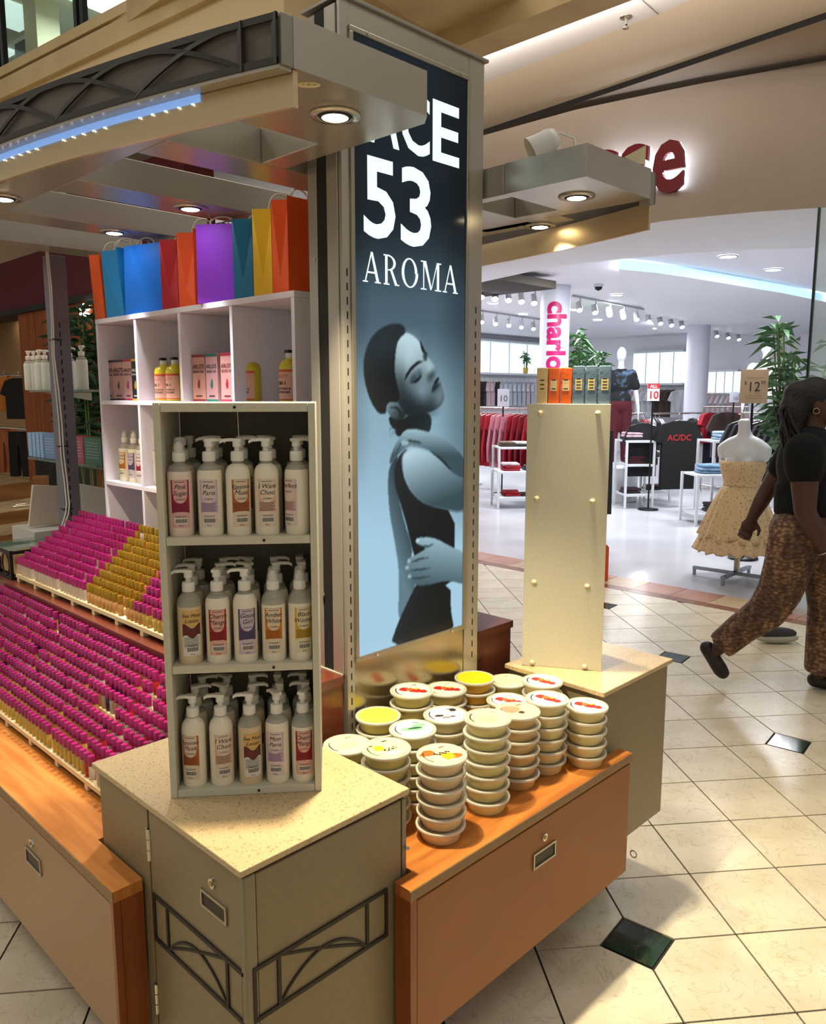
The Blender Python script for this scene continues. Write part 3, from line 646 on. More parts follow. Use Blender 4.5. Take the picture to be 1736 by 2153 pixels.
# head
paint([(480,158),(540,192),(572,250),(600,300),(640,350),(655,400),(682,440),(690,490),(702,520),(700,560),(670,600),(630,622),(560,640),(480,650),(440,600),(430,540),(425,480),(412,420),(410,300),(425,190)],'#7d9ba6',1,grad(540,220,'#a9c6cf',470,640,'#26333a'))
paint([(430,300),(450,430),(480,560),(520,640),(430,640),(410,420)],'#1b2427',12,alpha=.75)
paint([(470,540),(560,560),(640,590),(690,560),(660,610),(560,650),(450,660)],'#1e292d',10,alpha=.7)
paint([(560,440),(600,460),(620,520),(590,560),(540,540),(530,480)],'#8eb0bb',10,alpha=.55)
paint([(440,230),(500,190),(550,230),(560,320),(500,370),(450,400)],'#b2cdd5',14,alpha=.6)
stroke([(472,440),(486,405),(515,365),(555,333),(575,332)],8,'#1d272b')
paint([(492,450),(515,405),(555,375),(572,392),(556,430),(520,458)],'#3d5059',3); stroke([(500,448),(530,452),(555,432),(570,405)],6,'#151c1f'); paint([(520,405),(550,385),(560,395),(540,415)],'#7b98a3',3,alpha=.8)
stroke([(562,212),(572,255),(590,285),(602,292)],8,'#1f2a2e'); paint([(575,285),(600,292),(602,318),(582,328)],'#2b393f',2); stroke([(578,322),(592,326),(602,312)],4,'#12181a')
paint([(585,330),(610,330),(640,372),(630,392),(600,380)],'#a8c5ce',6,alpha=.8); paint([(600,415),(625,398),(645,376),(652,395),(628,440),(606,446)],'#33444b',4)
stroke([(628,506),(645,470),(662,432),(668,424)],8,'#1f282c'); paint([(628,515),(640,478),(668,452),(680,470),(660,500)],'#394a51',3); stroke([(630,512),(655,478),(676,462)],4,'#12181a')
paint([(640,540),(680,500),(698,530),(690,570),(650,590)],'#86a6b1',8,alpha=.6)
paint([(428,108),(360,122),(300,162),(255,230),(232,320),(232,400),(245,470),(265,540),(300,610),(335,640),(362,632),(366,590),(385,566),(430,570),(445,545),(428,470),(412,400),(414,300),(430,205),(482,162),(462,118)],'#191e21',1,grad(330,250,'#2c373c',330,520,'#14181a'))
paint([(300,240),(340,190),(400,160),(360,230),(310,330)],'#45565e',14,alpha=.45)
paint([(362,590),(385,566),(430,575),(462,610),(478,650),(450,672),(405,668),(370,630)],'#3a4a52',1,grad(370,590,'#6d8792',470,660,'#1c2529')); stroke([(385,600),(420,595),(450,630),(440,660)],5,'#161d20')
for k in range(7): stroke([(395+k*9,690+k*3),(380+k*10,740),(392+k*8,780-k*4)],1.6,'#2a363b',0,.6)
IMG=IMG+(IMG.mean(2,keepdims=True)-IMG)*.22; IMG=np.clip((IMG-.5)*1.16+.48,.03,1); LINI=np.where(IMG<=.04045,IMG/12.92,((IMG+.055)/1.055)**2.4)
me=bpy.data.meshes.new('poster'); nv=(GX+1)*(GZ+1)
V=np.stack([XX,np.full_like(XX,LY-.001),ZZ],-1).reshape(-1,3); inv=np.array(wm(lb).inverted()); V=V@inv[:3,:3].T+inv[:3,3]
idx=np.arange(nv).reshape(GZ+1,GX+1); Q=np.stack([idx[:-1,:-1],idx[:-1,1:],idx[1:,1:],idx[1:,:-1]],-1).reshape(-1,4)
me.vertices.add(nv); me.vertices.foreach_set('co',V.ravel()); me.loops.add(Q.size); me.polygons.add(len(Q)); me.loops.foreach_set('vertex_index',Q.ravel().astype(np.int32)); me.polygons.foreach_set('loop_start',np.arange(0,Q.size,4,dtype=np.int32)); me.update(calc_edges=True); me.validate()
ca_=me.color_attributes.new('Col','FLOAT_COLOR','POINT'); ca_.data.foreach_set('color',np.concatenate([LINI.reshape(-1,3),np.ones((nv,1))],1).ravel().astype(np.float32))
me.materials.append(m_post); po=bpy.data.objects.new('poster',me); COL.objects.link(po); po.parent=lb; po['label']='backlit blue poster of a woman holding her shoulder'
m_glow=M('print_white','#e4f6fb',.2,emit=.82,ecol='#dff5fc')
def fit_text(t,x0,x1,z0,z1,bold=.0,y=LY-.0022):
    vs,fs=text_mesh(t,'LEFT',0,bold); ax=[v[0] for v in vs]; az=[v[1] for v in vs]; a0,a1,b0,b1=min(ax),max(ax),min(az),max(az)
    return MB().add([(x0+(v[0]-a0)/(a1-a0)*(x1-x0),y,z0+(v[1]-b0)/(b1-b0)*(z1-z0)) for v in vs],fs)
Xp=lambda px,py:P(px,py,Y=LY).x
Zp=lambda px,py:P(px,py,Y=LY).z
for ch,(l,r) in zip('ACE',((772,838),(841,902),(908,964))): fit_text(ch,Xp(l,300),Xp(r,300),Zp(909,338),Zp(913,209),.018).build('letter',m_glow,lb)
fit_text('5',Xp(763,450),Xp(830,450),Zp(790,502),Zp(772,326),.018).build('letter',m_glow,lb); fit_text('3',Xp(841,450),Xp(905,450),Zp(872,520),Zp(872,353),.018).build('letter',m_glow,lb)
def serif(ch):
    """serif capital as polygons in a unit box"""
    q=[]; R_=lambda x0,y0,x1,y1:q.append([(x0,y0),(x1,y0),(x1,y1),(x0,y1)])
    if ch=='A': q+=[[(.10,0),(.17,0),(.52,1),(.46,1)],[(.44,1),(.56,1),(.93,0),(.77,0)]]; R_(.26,.30,.74,.36); R_(0,0,.28,.045); R_(.66,0,1,.045)
    if ch=='R':
        R_(.10,0,.26,1); R_(0,0,.38,.045); R_(0,.955,.4,1); q.append([(.40,.52),(.56,.52),(.92,.0),(.74,0)]); R_(.72,0,1.02,.045)
        o=[(.26+.0+.52*math.cos(a),.735+.265*math.sin(a)) for a in [PI/2-PI*i/14 for i in range(15)]]; i_=[(.26+.36*math.cos(a),.735+.22*math.sin(a)) for a in [PI/2-PI*i/14 for i in range(15)]]
        for k in range(14): q.append([o[k],o[k+1],i_[k+1],i_[k]])
    if ch=='O':
        for k in range(32):
            a=2*PI*k/32;b_=2*PI*(k+1)/32; q.append([(.5+.5*math.cos(a),.5+.51*math.sin(a)),(.5+.5*math.cos(b_),.5+.51*math.sin(b_)),(.5+.34*math.cos(b_),.5+.46*math.sin(b_)),(.5+.34*math.cos(a),.5+.46*math.sin(a))])
    if ch=='M': R_(.12,0,.17,1); R_(.80,0,.92,1); R_(0,0,.28,.045); R_(.70,0,1.02,.045); R_(0,.955,.2,1); R_(.82,.955,1.02,1); q+=[[(.12,1),(.26,1),(.54,.05),(.47,.0)],[(.49,0),(.54,.05),(.84,1),(.79,1)]]
    return q
for ch,l,r in (('A',761,799),('R',805,837),('O',842,876),('M',883,925),('A',929,961)):
    b=MB(); x0=Xp(l,590);x1=Xp(r,590);z0=Zp(762,592);z1=Zp(775,529)
    for k,pg in enumerate(serif(ch)): b.add([(x0+u*(x1-x0),LY-.0022-.0001*k,z0+v*(z1-z0)) for u,v in pg],[tuple(range(len(pg)))])
    b.build('letter',m_glow,lb)
# ---------------------------------------------------------------- lotion bottles
m_cream_l=M('lotion_cream','#ece2c8',.25,coat=.4); m_tan_l=M('lotion_tan','#d6c09a',.25,coat=.4); m_pink_l=M('lotion_pink','#e8d2c0',.25,coat=.4); m_milk=M('lotion_milk','#dcdccf',.25,coat=.4)
m_clear=M('clear_plastic','#c9c4b2',.12,alpha=.45,coat=.5); m_pump=M('pump_white','#eae5d6',.35); m_capc=M('cap_clear','#d9d5c8',.12,alpha=.32)
m_ink=MATS['ink']
BR=.0245
def bottle_body(fill,mt,name,parent,k=1):
    b=MB(); r=BR*k
    def rad(z):
        if z<.004: return r*.93+r*.07*z/.004
        if z<.118: return r
        if z<.142: t=(z-.118)/.024; return r*(math.sqrt(max(0,1-t*t))*.54+.46)
        return r*.46
    zs=[0,.004,.05,min(.118,fill)]+([.118+(fill-.118)*i/5 for i in range(1,6)] if fill>.118 else []) 
    b.lathe([[(rad(z),z) for z in zs]],n=22); b.disc((0,0,0),r*.93,22,False); b.mi=1
    z2=[fill+(.148-fill)*i/8 for i in range(9)]; b.lathe([[(rad(z),z) for z in z2]],n=22); b.mi=0; b.disc((0,0,fill),rad(fill)*.98,22)
    return b.build(name,[mt,m_clear],parent,loc=(0,0,0))
def pump(parent,ang,cap):
    b=MB(); b.lathe([[(.0125,.147),(.0130,.149),(.0130,.163),(.0118,.166)],[(.0118,.166),(.006,.167)]],n=16)
    if not cap: b.lathe([[(.0055,.166),(.0055,.176)],[(.0085,.175),(.0085,.187),(.007,.189),(0,.189)]],n=12)
    else: b.lathe([[(.0095,.166),(.009,.178),(.004,.186)]],n=12)
    p=b.build('pump',m_pump,parent,loc=(0,0,0))
    c,s=math.cos(ang),math.sin(ang)
    if not cap:
        b=MB(); pts=[(c*t,s*t,z) for t,z in ((-.009,.185),(.010,.186),(.026,.185),(.033,.181))]
        for (p0,p1,w) in ((pts[0],pts[1],.008),(pts[1],pts[2],.0048),(pts[2],pts[3],.004)):
            p0=Vector(p0);p1=Vector(p1); t=Vector((-s,c,0))*w; b.prism([p0-t,p1-t*.9,p1+t*.9,p0+t],(0,0,.006))
        b.build('nozzle',m_pump,p,loc=(0,0,0))
    else:
        MB().lathe([[(.0128,.160),(.0122,.172),(.0085,.192),(.006,.1945),(0,.195)]],n=18).build('overcap',m_capc,p,loc=(0,0,0))
def strip(b,v0,v1,u0,u1,off,r=BR,n=8):
    """curved patch; v0,v1 may be functions of u in [0,1]"""
    f0=v0 if callable(v0) else (lambda t:v0); f1=v1 if callable(v1) else (lambda t:v1); vs=[];fs=[]
    for i in range(n+1):
        t=i/n; a=(u0+(u1-u0)*t)/r
        for f in (f0,f1): vs.append(((r+off)*math.sin(a),-(r+off)*math.cos(a),f(t)))
    for i in range(n): fs.append((2*i,2*i+2,2*i+3,2*i+1))
    b.add(vs,fs,True)
LABS={}
def label_mesh(lines,main,pale,dark,moss=False,top='#e2d3c4'):
    b=MB(); r=BR; U=.0185; ms=[]; 
    def use(m):
        if m not in ms: ms.append(m)
        b.mi=ms.index(m)
    mm=lambda h:M('print_'+h.strip('#'),h,.55)
    Z0,Z1=.018,.112
    if moss:
        use(mm('#d2ab62')); strip(b,.078,Z1,-U,U,.0003); use(mm('#5e2420')); strip(b,lambda t:.058+.004*math.sin(9*t),lambda t:.080+.005*math.sin(7*t+1),-U,U,.0005)
        use(mm('#dcd7c9')); strip(b,Z0,lambda t:.060+.004*math.sin(9*t),-U,U,.0004); use(mm('#3c2416'))
        for k,t in enumerate(lines): b.text(t,lambda u,v,k=k:cylp(u,v+.098-k*.011,.0009),.0105,shear=.35)
        lz0,lz1=.034,.056
    else:
        use(mm(main)); strip(b,.046,Z1,-U,U,.0003); use(mm(pale)); strip(b,Z0,lambda t:.046+.004*math.sin(PI*t),-U,U,.0004)
        strip(b,lambda t:.080-.020*math.sqrt(max(0,1-(2*t-1)**2))+.006,Z1-.0005,-U*.78,U*.78,.0005,n=14)
        use(mm('#2a1a18')); strip(b,.1075,.1085,-U*.55,U*.55,.0008)
        for k,t in enumerate(lines): b.text(t,lambda u,v,k=k:cylp(u,v+.0945-k*.0125,.0009),.0128 if len(t)<8 else .0108,shear=.3,bold=0)
        b.text('Lotion',lambda u,v:cylp(u,v+.0945-len(lines)*.0125+.003,.0009),.0065,shear=.3)
        lz0,lz1=.049,.0655
    use(mm(dark)); z=lz1; k=0
    while z>lz0: strip(b,z,z+.0008,-U*.86,U*(.86-.12*((k*7)%3)),.0008,n=5); z-=.0023; k+=1
    use(mm('#2a1a18')); strip(b,.0405,.0411,-U*.6,U*.6,.0009,n=4); strip(b,.0388,.0393,-U*.5,U*.5,.0009,n=4)
    use(mm('#e0d8c6')); strip(b,.0252,.0375,-U*.68,U*.68,.0007,n=6); use(mm('#17120f'))
    x=-U*.55; k=0
    while x<U*.55: w_=(.0004,.0008,.0005,.0011)[k%4]; strip(b,.0275,.0355,x,x+w_,.0010,n=1); x+=w_+(.0006,.0005,.0009)[k%3]; k+=1
    b.text('8 oz',lambda u,v:cylp(u,v+.0205,.0010),.0045)
    return b.mesh('label',ms)
def cylp(u,v,off,r=BR): a=u/r; return ((r+off)*math.sin(a),-(r+off)*math.cos(a),v)
KIND={'pink sugar':(['Pink','Sugar'],'#9c1f42','#d7a9a0','#5f1028',m_pink_l),'mon paris':(['Mon','Paris'],'#c9adc2','#dcc9bd','#5e4a5c',m_cream_l),'egyptian musk':(['Egyptian','Musk'],'#b5632a','#dcc4a8','#5e2d10',m_cream_l),
 'i want choo':(['I Want','Choo'],'#dcb394','#e0cbb2','#40261a',m_cream_l),'perfect':(['Perfect',],'#d8b5a6','#ddc6b4','#8a3b46',m_cream_l),'sea moss':(['Sea Moss','Lotion'],'#d2ab62','#dcd7c9','#4a4640',m_tan_l),
 'cherry mango':(['Cherry','Mango'],'#a31c26','#d8a796','#5c0d12',m_cream_l),'good girl':(['Good','Girl'],'#5b4b6e','#c2b4b9','#3c3050',m_cream_l),'amber white':(['Amber','White'],'#cd7a22','#dcc9a4','#6e3a0c',m_cream_l),'black woman':(['Black','Woman'],'#d0a62a','#ddd0a6','#57430c',m_cream_l),
 'red rose':(['Red','Rose'],'#b8254a','#e4cfd6','#6e1028',m_milk),'gold':(['Just','Honey'],'#d8a021','#e6dcc4','#6e4a0c',m_milk)}
def lotion(kind,loc,rz,label,ang=PI,cap=False,fill=.13,twist=0,group='lotion bottles in the white rack',name='lotion_bottle'):
    t=thing(name,label,'lotion bottle',loc,rz,group); k=KIND.get(kind)
    bottle_body(fill,k[4] if k else m_milk,'bottle',t); pump(t,ang,cap)
    if k:
        if kind not in LABS: LABS[kind]=label_mesh(k[0],k[1],k[2],k[3],kind=='sea moss')
        o=bpy.data.objects.new('label',LABS[kind]); COL.objects.link(o); o.parent=t; o.rotation_euler=(0,0,twist); o['label']='%s label reading %s'%('printed',' '.join(k[0]))
    return t
# near rack
ra=P(359,1679,z=.7607); rb=P(676,1663,z=.7607); RL=(rb-ra).length; RA=math.atan2(rb.y-ra.y,rb.x-ra.x); RD=.20
m_rack=M('rack_white','#cbc6ae',.5,noise=(90,'#c5c0a8',.3,.7)); 
rk=thing('lotion_rack','narrow white three shelf rack of lotion bottles on the corner cabinet','rack',(ra.x,ra.y,.7607),RA)
TH=.0135; LV=((0,.016),(.264,.28),(.526,.542),(.786,.804))
def rkbox(x0,y0,z0,x1,y1,z1,name,mat=m_rack,bv=.0012): return MB().box(x0,y0,z0,x1,y1,z1).build(name,mat,rk,bv,loc=(0,0,0))
rkbox(0,0,0,TH,RD,.804,'side_panel'); rkbox(RL-TH,0,0,RL,RD,.804,'side_panel')
for k,(z0,z1) in enumerate(LV): 
    rkbox(TH+.0005,.001,z0,RL-TH-.0005,RD-.006,z1,'shelf')
    b=MB(); b.cyl((RL*(.5,.66,.70,.58)[3-k],.0015,(z0+z1)/2),(RL*(.5,.66,.70,.58)[3-k],-.0008,(z0+z1)/2),.0028,n=8); b.build('peg_hole',m_dark,rk,loc=(0,0,0))
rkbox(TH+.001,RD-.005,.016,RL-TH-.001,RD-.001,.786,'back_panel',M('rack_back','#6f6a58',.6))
b=MB(); b.tube([(RL*.5,.05,.785),(RL*.505,.05,.70),(RL*.515,.05,.64),(RL*.512,.05,.60)],.0009,5); b.build('loose_wire',MATS['lamp_white'],rk,loc=(0,0,0))
rm=wm(rk)
def rp(x,y,z): return rm@Vector((x,y,z))
rows=[(.542,[('pink sugar',.039,0,True,.128,.15),('mon paris',.097,.4,False,.13,0),('egyptian musk',.152,PI,False,.142,.35),('i want choo',.208,PI,False,.142,.1),('perfect',.268,.6,False,.13,-.75)]),
      (.28,[('sea moss',.047,PI,False,.118,.3),('cherry mango',.103,1.4,False,.134,.1),('good girl',.158,PI,False,.14,.25),('amber white',.215,0,True,.118,.05),('black woman',.269,0,True,.12,.35)]),
      (.016,[('egyptian musk',.045,PI,False,.145,-.2),('i want choo',.101,PI,False,.145,.3),('sea moss',.160,PI,False,.124,.3),('mon paris',.216,2.2,False,.13,-.15),('cherry mango',.270,1.2,False,.12,.1)])]
COLN={'pink sugar':'crimson','mon paris':'lilac','egyptian musk':'orange brown','i want choo':'peach','perfect':'pale pink','sea moss':'gold and maroon','cherry mango':'red','good girl':'purple','amber white':'orange','black woman':'yellow'}
SH=('bottom','middle','top')
for si,(z,row) in enumerate(rows):
    for k,(kd,x,ang,cap,fill,tw) in enumerate(row):
        p=rp(x,.034,z); lotion(kd,p,RA,'lotion bottle with %s label on the %s shelf of the white rack'%(COLN[kd],SH[2-si]),ang,cap,fill,tw)
        for dpt in (.09,.146):
            p=rp(x+.004*math.sin(7*k+dpt*60),dpt,z); kd2=kd if dpt<.1 else None
            lotion(kd2,p,RA,'lotion bottle standing behind the %s label bottle on the %s rack shelf'%(COLN[kd],SH[2-si]),(PI,.3,2.6,0.1,1.5)[(k+si+int(dpt*100))%5],False,.135,tw,group='rear lotion bottles behind the front row in the white rack')
# ---------------------------------------------------------------- body butter tubs
TH_=.0332
def tub_meshes(col,nm):
    b=MB(); b.lathe([[(.0445,0),(.0455,.002),(.0515,TH_-.006)]],n=28); b.disc((0,0,0),.0445,28,False)
    body=b.mesh('tub',M('butter_'+nm,col,.3,coat=.3))
    b=MB(); b.lathe([[(.0530,TH_-.0075),(.0578,TH_-.007),(.0585,TH_-.005),(.0585,TH_-.0012),(.0575,TH_),(.0535,TH_)],[(.0535,TH_),(.0525,TH_-.0018),(.0,TH_-.0018)]],n=32)
    return body,b.mesh('lid',[m_lid])
m_lid=M('lid_translucent','#e2dcc4',.25,alpha=.66,coat=.3)
def blob(b,cx,cy,r,z,n=7,seed=0,asp=1):
    rnd=random.Random(seed); cx*=1.25; cy*=1.25; r*=1.35; pts=[(cx+r*(.7+.5*rnd.random())*math.cos(2*PI*i/n),cy+asp*r*(.7+.5*rnd.random())*math.sin(2*PI*i/n),z) for i in range(n)]; b.add(pts,[tuple(range(n))])
def lid_art(kind):
    b=MB(); ms=[]
    def use(h):
        m=M('print_'+h.strip('#'),h,.45)
        if m not in ms: ms.append(m)
        b.mi=ms.index(m)
    z=TH_-.0012; bg={'lemon':'#e2dc9c','citrus':'#e6cfa0','green':'#dfe6c4','yellow':'#e8d84a','choc':'#e4e0d4','straw':'#e8e0c4','red':'#e9e2cc','plain':'#ddd6a0','peach':'#e2b79a','gold':'#f0cf10','pale':'#e6e0a8'}[kind]
    use(bg); b.disc((0,0,z),.0505,30)
    if kind in('lemon',):
        use('#d9b91a'); blob(b,-.012,.006,.011,z+.0004,9,1); use('#c9cfc6'); blob(b,.0,-.024,.012,z+.0003,8,2,.6); use('#5d6a20'); blob(b,-.02,.022,.006,z+.0005,6,3,.5); blob(b,.012,.026,.005,z+.0005,6,4,.5); use('#3b3a2c')
        for k in range(9): blob(b,-.008+.003*k,-.008+.004*math.sin(k*2),.0022,z+.0006,5,k)
    if kind=='citrus':
        use('#d2611f'); blob(b,-.022,.014,.014,z+.0003,8,5,.8); blob(b,.020,-.016,.012,z+.0003,8,6,.8); use('#e0a010'); blob(b,.006,-.010,.014,z+.0004,9,7); use('#3a2a1c')
        for k in range(8): blob(b,-.012+.004*k,.006-.003*(k%3),.003,z+.0006,5,k+20)
    if kind=='green':
        use('#7fb98f'); blob(b,.0,0,.026,z+.0003,11,8,.38); blob(b,.016,.012,.016,z+.00035,9,9,.5); use('#2f5a44'); blob(b,.004,.001,.015,z+.0005,9,10,.3)
    if kind in('straw','red','gold0'):
        use('#b3261f'); blob(b,-.014,.010,.011,z+.0004,8,11); blob(b,.006,-.004,.013,z+.0004,9,12,.8); blob(b,.020,-.014,.009,z+.0004,8,13); use('#d8682a'); blob(b,-.002,.006,.008,z+.0005,7,14); use('#e0b020'); blob(b,.012,.004,.005,z+.0005,6,15)
    if kind=='choc':
        use('#3a2a22'); blob(b,.02,.02,.009,z+.0004,5,16); blob(b,-.016,-.004,.010,z+.0004,8,17,.5); blob(b,.012,-.012,.007,z+.0004,6,18,.5); use('#8e8a82'); blob(b,-.004,-.016,.010,z+.00035,8,19,.5)
    if kind=='peach': use('#d98a6a'); blob(b,-.012,.008,.018,z+.0003,9,20); use('#4a2a1c'); blob(b,.004,-.012,.007,z+.0005,6,21)
    if kind=='yellow': 
        use('#c8b838')
        for k in range(7): b.add([(-.034+k*.0015,-.024+k*.008,z+.0004),(.034-k*.0015,-.024+k*.008,z+.0004),(.034-k*.0015,-.0232+k*.008,z+.0004),(-.034+k*.0015,-.0232+k*.008,z+.0004)],[(0,1,2,3)])
    if kind in('plain','pale'):
        use('#c5be84')
        for k in range(9): b.add([(-.026,-.026+k*.004,z+.0004),(.026-.002*(k%3),-.026+k*.004,z+.0004),(.026-.002*(k%3),-.0252+k*.004,z+.0004),(-.026,-.0252+k*.004,z+.0004)],[(0,1,2,3)])
    use('#2e2a22')
    if kind not in('yellow','gold'):
        for k in range(9): x=.018+.0018*k-.008; b.add([(x,.030-(k%2)*.001,z+.0006),(x+.0010,.030,z+.0006),(x+.0010,.035,z+.0006),(x,.035,z+.0006)],[(0,1,2,3)])
        for k in range(14):
            a=2.5+k*.09; c,s=math.cos(a),math.sin(a); b.add([(c*.041,s*.041,z+.0006),(c*.045,s*.045,z+.0006),(math.cos(a+.05)*.045,math.sin(a+.05)*.045,z+.0006),(math.cos(a+.05)*.041,math.sin(a+.05)*.041,z+.0006)],[(0,1,2,3)])
    return b.mesh('lid_label',ms)
m_lid=M('lid_translucent','#e2dcc4',.25,alpha=.66,coat=.3)
ART={}; TMSH={}
STK=[('T1',1.27,1.155,6,'citrus','#dcc08e','peach','in the six high stack with an orange fruit label'),('T2',1.443,1.163,7,'plain','#d8ca84','pale','in the tallest front stack with a plain printed lid'),('T3',1.601,1.184,6,'peach','#c4a468','tan','in the tan front stack with a peach label'),
 ('T4',1.722,1.190,6,'red','#d6c68a','cream','in the cream front stack with a red flower label'),('T5',1.82,1.128,5,'red','#d8c688','cream','in the front stack against the far taupe cabinet'),
 ('lemon',812,1568,6,'lemon','#d4c678','pale',1.85,'in the stack with a lemon label beside the corner cabinet'),('green',868,1522,6,'green','#d6ca84','pale',1.95,'in the stack with a green leaf label'),('yl',790,1518,6,'yellow','#cdbb62','yellowish',2.03,'in the stack with a ribbed yellow lid by the light box'),
 ('choc',935,1503,6,'choc','#d8cc94','cream',2.04,'in the stack with a chocolate label'),('red',865,1454,7,'straw','#d3bf6a','buttery',2.12,'in the rear stack with red squares label'),('red2',938,1451,6,'straw','#cdb86c','buttery',2.22,'in the rear stack with a red hibiscus label'),
 ('gold',1004,1417,6,'gold','#c99a18','golden',2.31,'in the golden yellow stack against the light box panel'),('pale',1068,1427,5,'pale','#d6ca7e','pale',2.38,'in the rear stack with a pale yellow lid'),('red3',1140,1427,6,'red','#d8c688','cream',2.28,'in the rear red flower stack beside the far cabinet'),
 ('s3b',1068,1466,5,'red','#d4c078','cream',2.225,'in the second row stack with a red and yellow label'),('low',734,1588,5,'pale','#d6ca7e','pale',1.955,'in the low stack half hidden by the stone countertop')]
POS=[]
for s in STK:
    if len(s)==8: POS.append([s[1],s[2]])
    else: q=P(s[1],s[2],D=s[7]); POS.append([q.x,q.y])
for _ in range(200):      # nudge the stacks apart until their lids clear each other
    for i in range(len(POS)):
        for j in range(i):
            dx=POS[i][0]-POS[j][0]; dy=POS[i][1]-POS[j][1]; L_=math.hypot(dx,dy)
            if L_<.1215: k=(.1215-L_)/2/L_; POS[i][0]+=dx*k; POS[i][1]+=dy*k; POS[j][0]-=dx*k; POS[j][1]-=dy*k
    for q in POS: q[0]=min(max(q[0],1.182),1.824); q[1]=min(max(q[1],1.118),LY-.064)
for s,(x,y) in zip(STK,POS):
    n,art,col,cn_,desc,nm=s[3],s[4],s[5],s[6],s[-1],s[0]
    if col not in TMSH: TMSH[col]=tub_meshes(col,col.strip('#'))
    rnd=random.Random(nm)
    for k in range(n):
        t=thing('butter_tub',('topmost %s tub %s' if k==n-1 else '%s tub lower down %s')%(cn_,desc),'tub',(x+(rnd.random()-.5)*.003,y+(rnd.random()-.5)*.003,.5705+k*TH_),rnd.random()*.8-.9,'stacked body butter tubs')
        for nm2,ms in (('tub',TMSH[col][0]),('lid',TMSH[col][1])): o=bpy.data.objects.new(nm2,ms); COL.objects.link(o); o.parent=t
        if k==n-1:
            if art not in ART: ART[art]=lid_art(art)
            o=bpy.data.objects.new('lid_label',ART[art]); COL.objects.link(o); o.parent=t
# ---------------------------------------------------------------- white rack seen from the back, with wrapped boxes on top
ta=P(1097,1398,z=.7607); tb=P(1264,1411.5,z=.7607); TL=(tb-ta).length; TA_=math.atan2(tb.y-ta.y,tb.x-ta.x)
tw=thing('display_rack','tall narrow white rack turned back to front on the far cabinet','rack',(ta.x,ta.y,.7607),TA_)
m_back=M('rack_backboard','#d6d2b8',.45,noise=(140,'#cecab0',.3,.7))
def tbx(x0,y0,z0,x1,y1,z1,name,mat,bv=.001): return MB().box(x0,y0,z0,x1,y1,z1).build(name,mat,tw,bv,loc=(0,0,0))
tbx(0,0,0,TL,.004,.792,'backboard',m_back); tbx(.004,.0042,0,.016,.17,.79,'side_panel',m_rack); tbx(TL-.016,.0042,0,TL-.004,.17,.79,'side_panel',m_rack)
for z in (.0,.26,.52,.776): tbx(.0165,.0045,z,TL-.0165,.168,z+.014,'shelf',m_rack)
m_knob=M('cream_pin','#e2d6a4',.4)
for u,v in ((.16,.766),(.85,.766),(.14,.515),(.82,.512),(.13,.262),(.79,.258),(.13,.012),(.79,.012)):
    b=MB(); n=12
    for j,(r,y) in enumerate(((.0065,0),(.0078,-.003),(.0062,-.008),(.0,-.0105))):
        pass
    pr=((.0062,.0),(.0078,-.003),(.0062,-.008),(.0,-.0105)); vs=[(u*TL+r*math.cos(2*PI*i/n),y,v+r*math.sin(2*PI*i/n)) for r,y in pr for i in range(n)]
    b.add(vs,[(j*n+i,(j+1)*n+i,(j+1)*n+(i+1)%n,j*n+(i+1)%n) for j in range(3) for i in range(n)],True); b.build('pin',m_knob,tw,loc=(0,0,0))
tm=wm(tw)
def pbox(u0,u1,h,col,lab,cat,plate,lines,pc):
    w_=u1-u0; p=tm@Vector(((u0+u1)/2,.012,.7925)); t=thing('fragrance_box',lab,'box',p,TA_,'boxes on top of the turned rack')
    b=MB(); b.grid(lambda a,c:(-w_/2+.001,.0+.12*a,h*c),1,6,flip=True); 
    b=MB().box(-w_/2+.0008,0,0,w_/2-.0008,.12,h); b.build('carton',M('carton_'+col.strip('#'),col,.32,coat=.5,bump=(25,.25)),t,.002,loc=(0,0,0))
    ms=[M('print_'+pc.strip('#'),pc,.35),m_ink]; b=MB(); b.add([(-w_*.28,-.0008,h*.36),(w_*.28,-.0008,h*.36),(w_*.28,-.0008,h*.66),(-w_*.28,-.0008,h*.66)],[(0,1,2,3)]); b.mi=1
    for k in range(lines): z=h*(.40+.24*k/max(1,lines-1)); b.add([(-w_*.18,-.0014,z),(w_*.18,-.0014,z),(w_*.18,-.0014,z+h*.03),(-w_*.18,-.0014,z+h*.03)],[(0,1,2,3)])
    b.build('printed_plate',ms,t,loc=(0,0,0))
for k,(l,r,c,lab,pc,n) in enumerate(((1131,1156,'#e0c486','cream fragrance box at the end of the row','#e0c486',3),(1156,1181,'#e8650f','orange fragrance box next to the cream one','#e6cf9c',2),(1182,1208,'#e8650f','orange fragrance box next to a blue one','#e6cf9c',2),(1209,1235,'#5c7486','slate blue fragrance box touching the orange one','#d8c88a',4),(1236,1262,'#5c7486','middle slate blue fragrance box on the turned rack','#d8c88a',4),(1264,1291,'#5c7486','slate blue fragrance box at the rack corner','#d8c88a',4))):
    f=lambda px:(px-1113)/(1292-1113)*TL
    pbox(f(l),f(r),.103 if c!='#5c7486' else .108,c,lab,'box',True,n,pc)
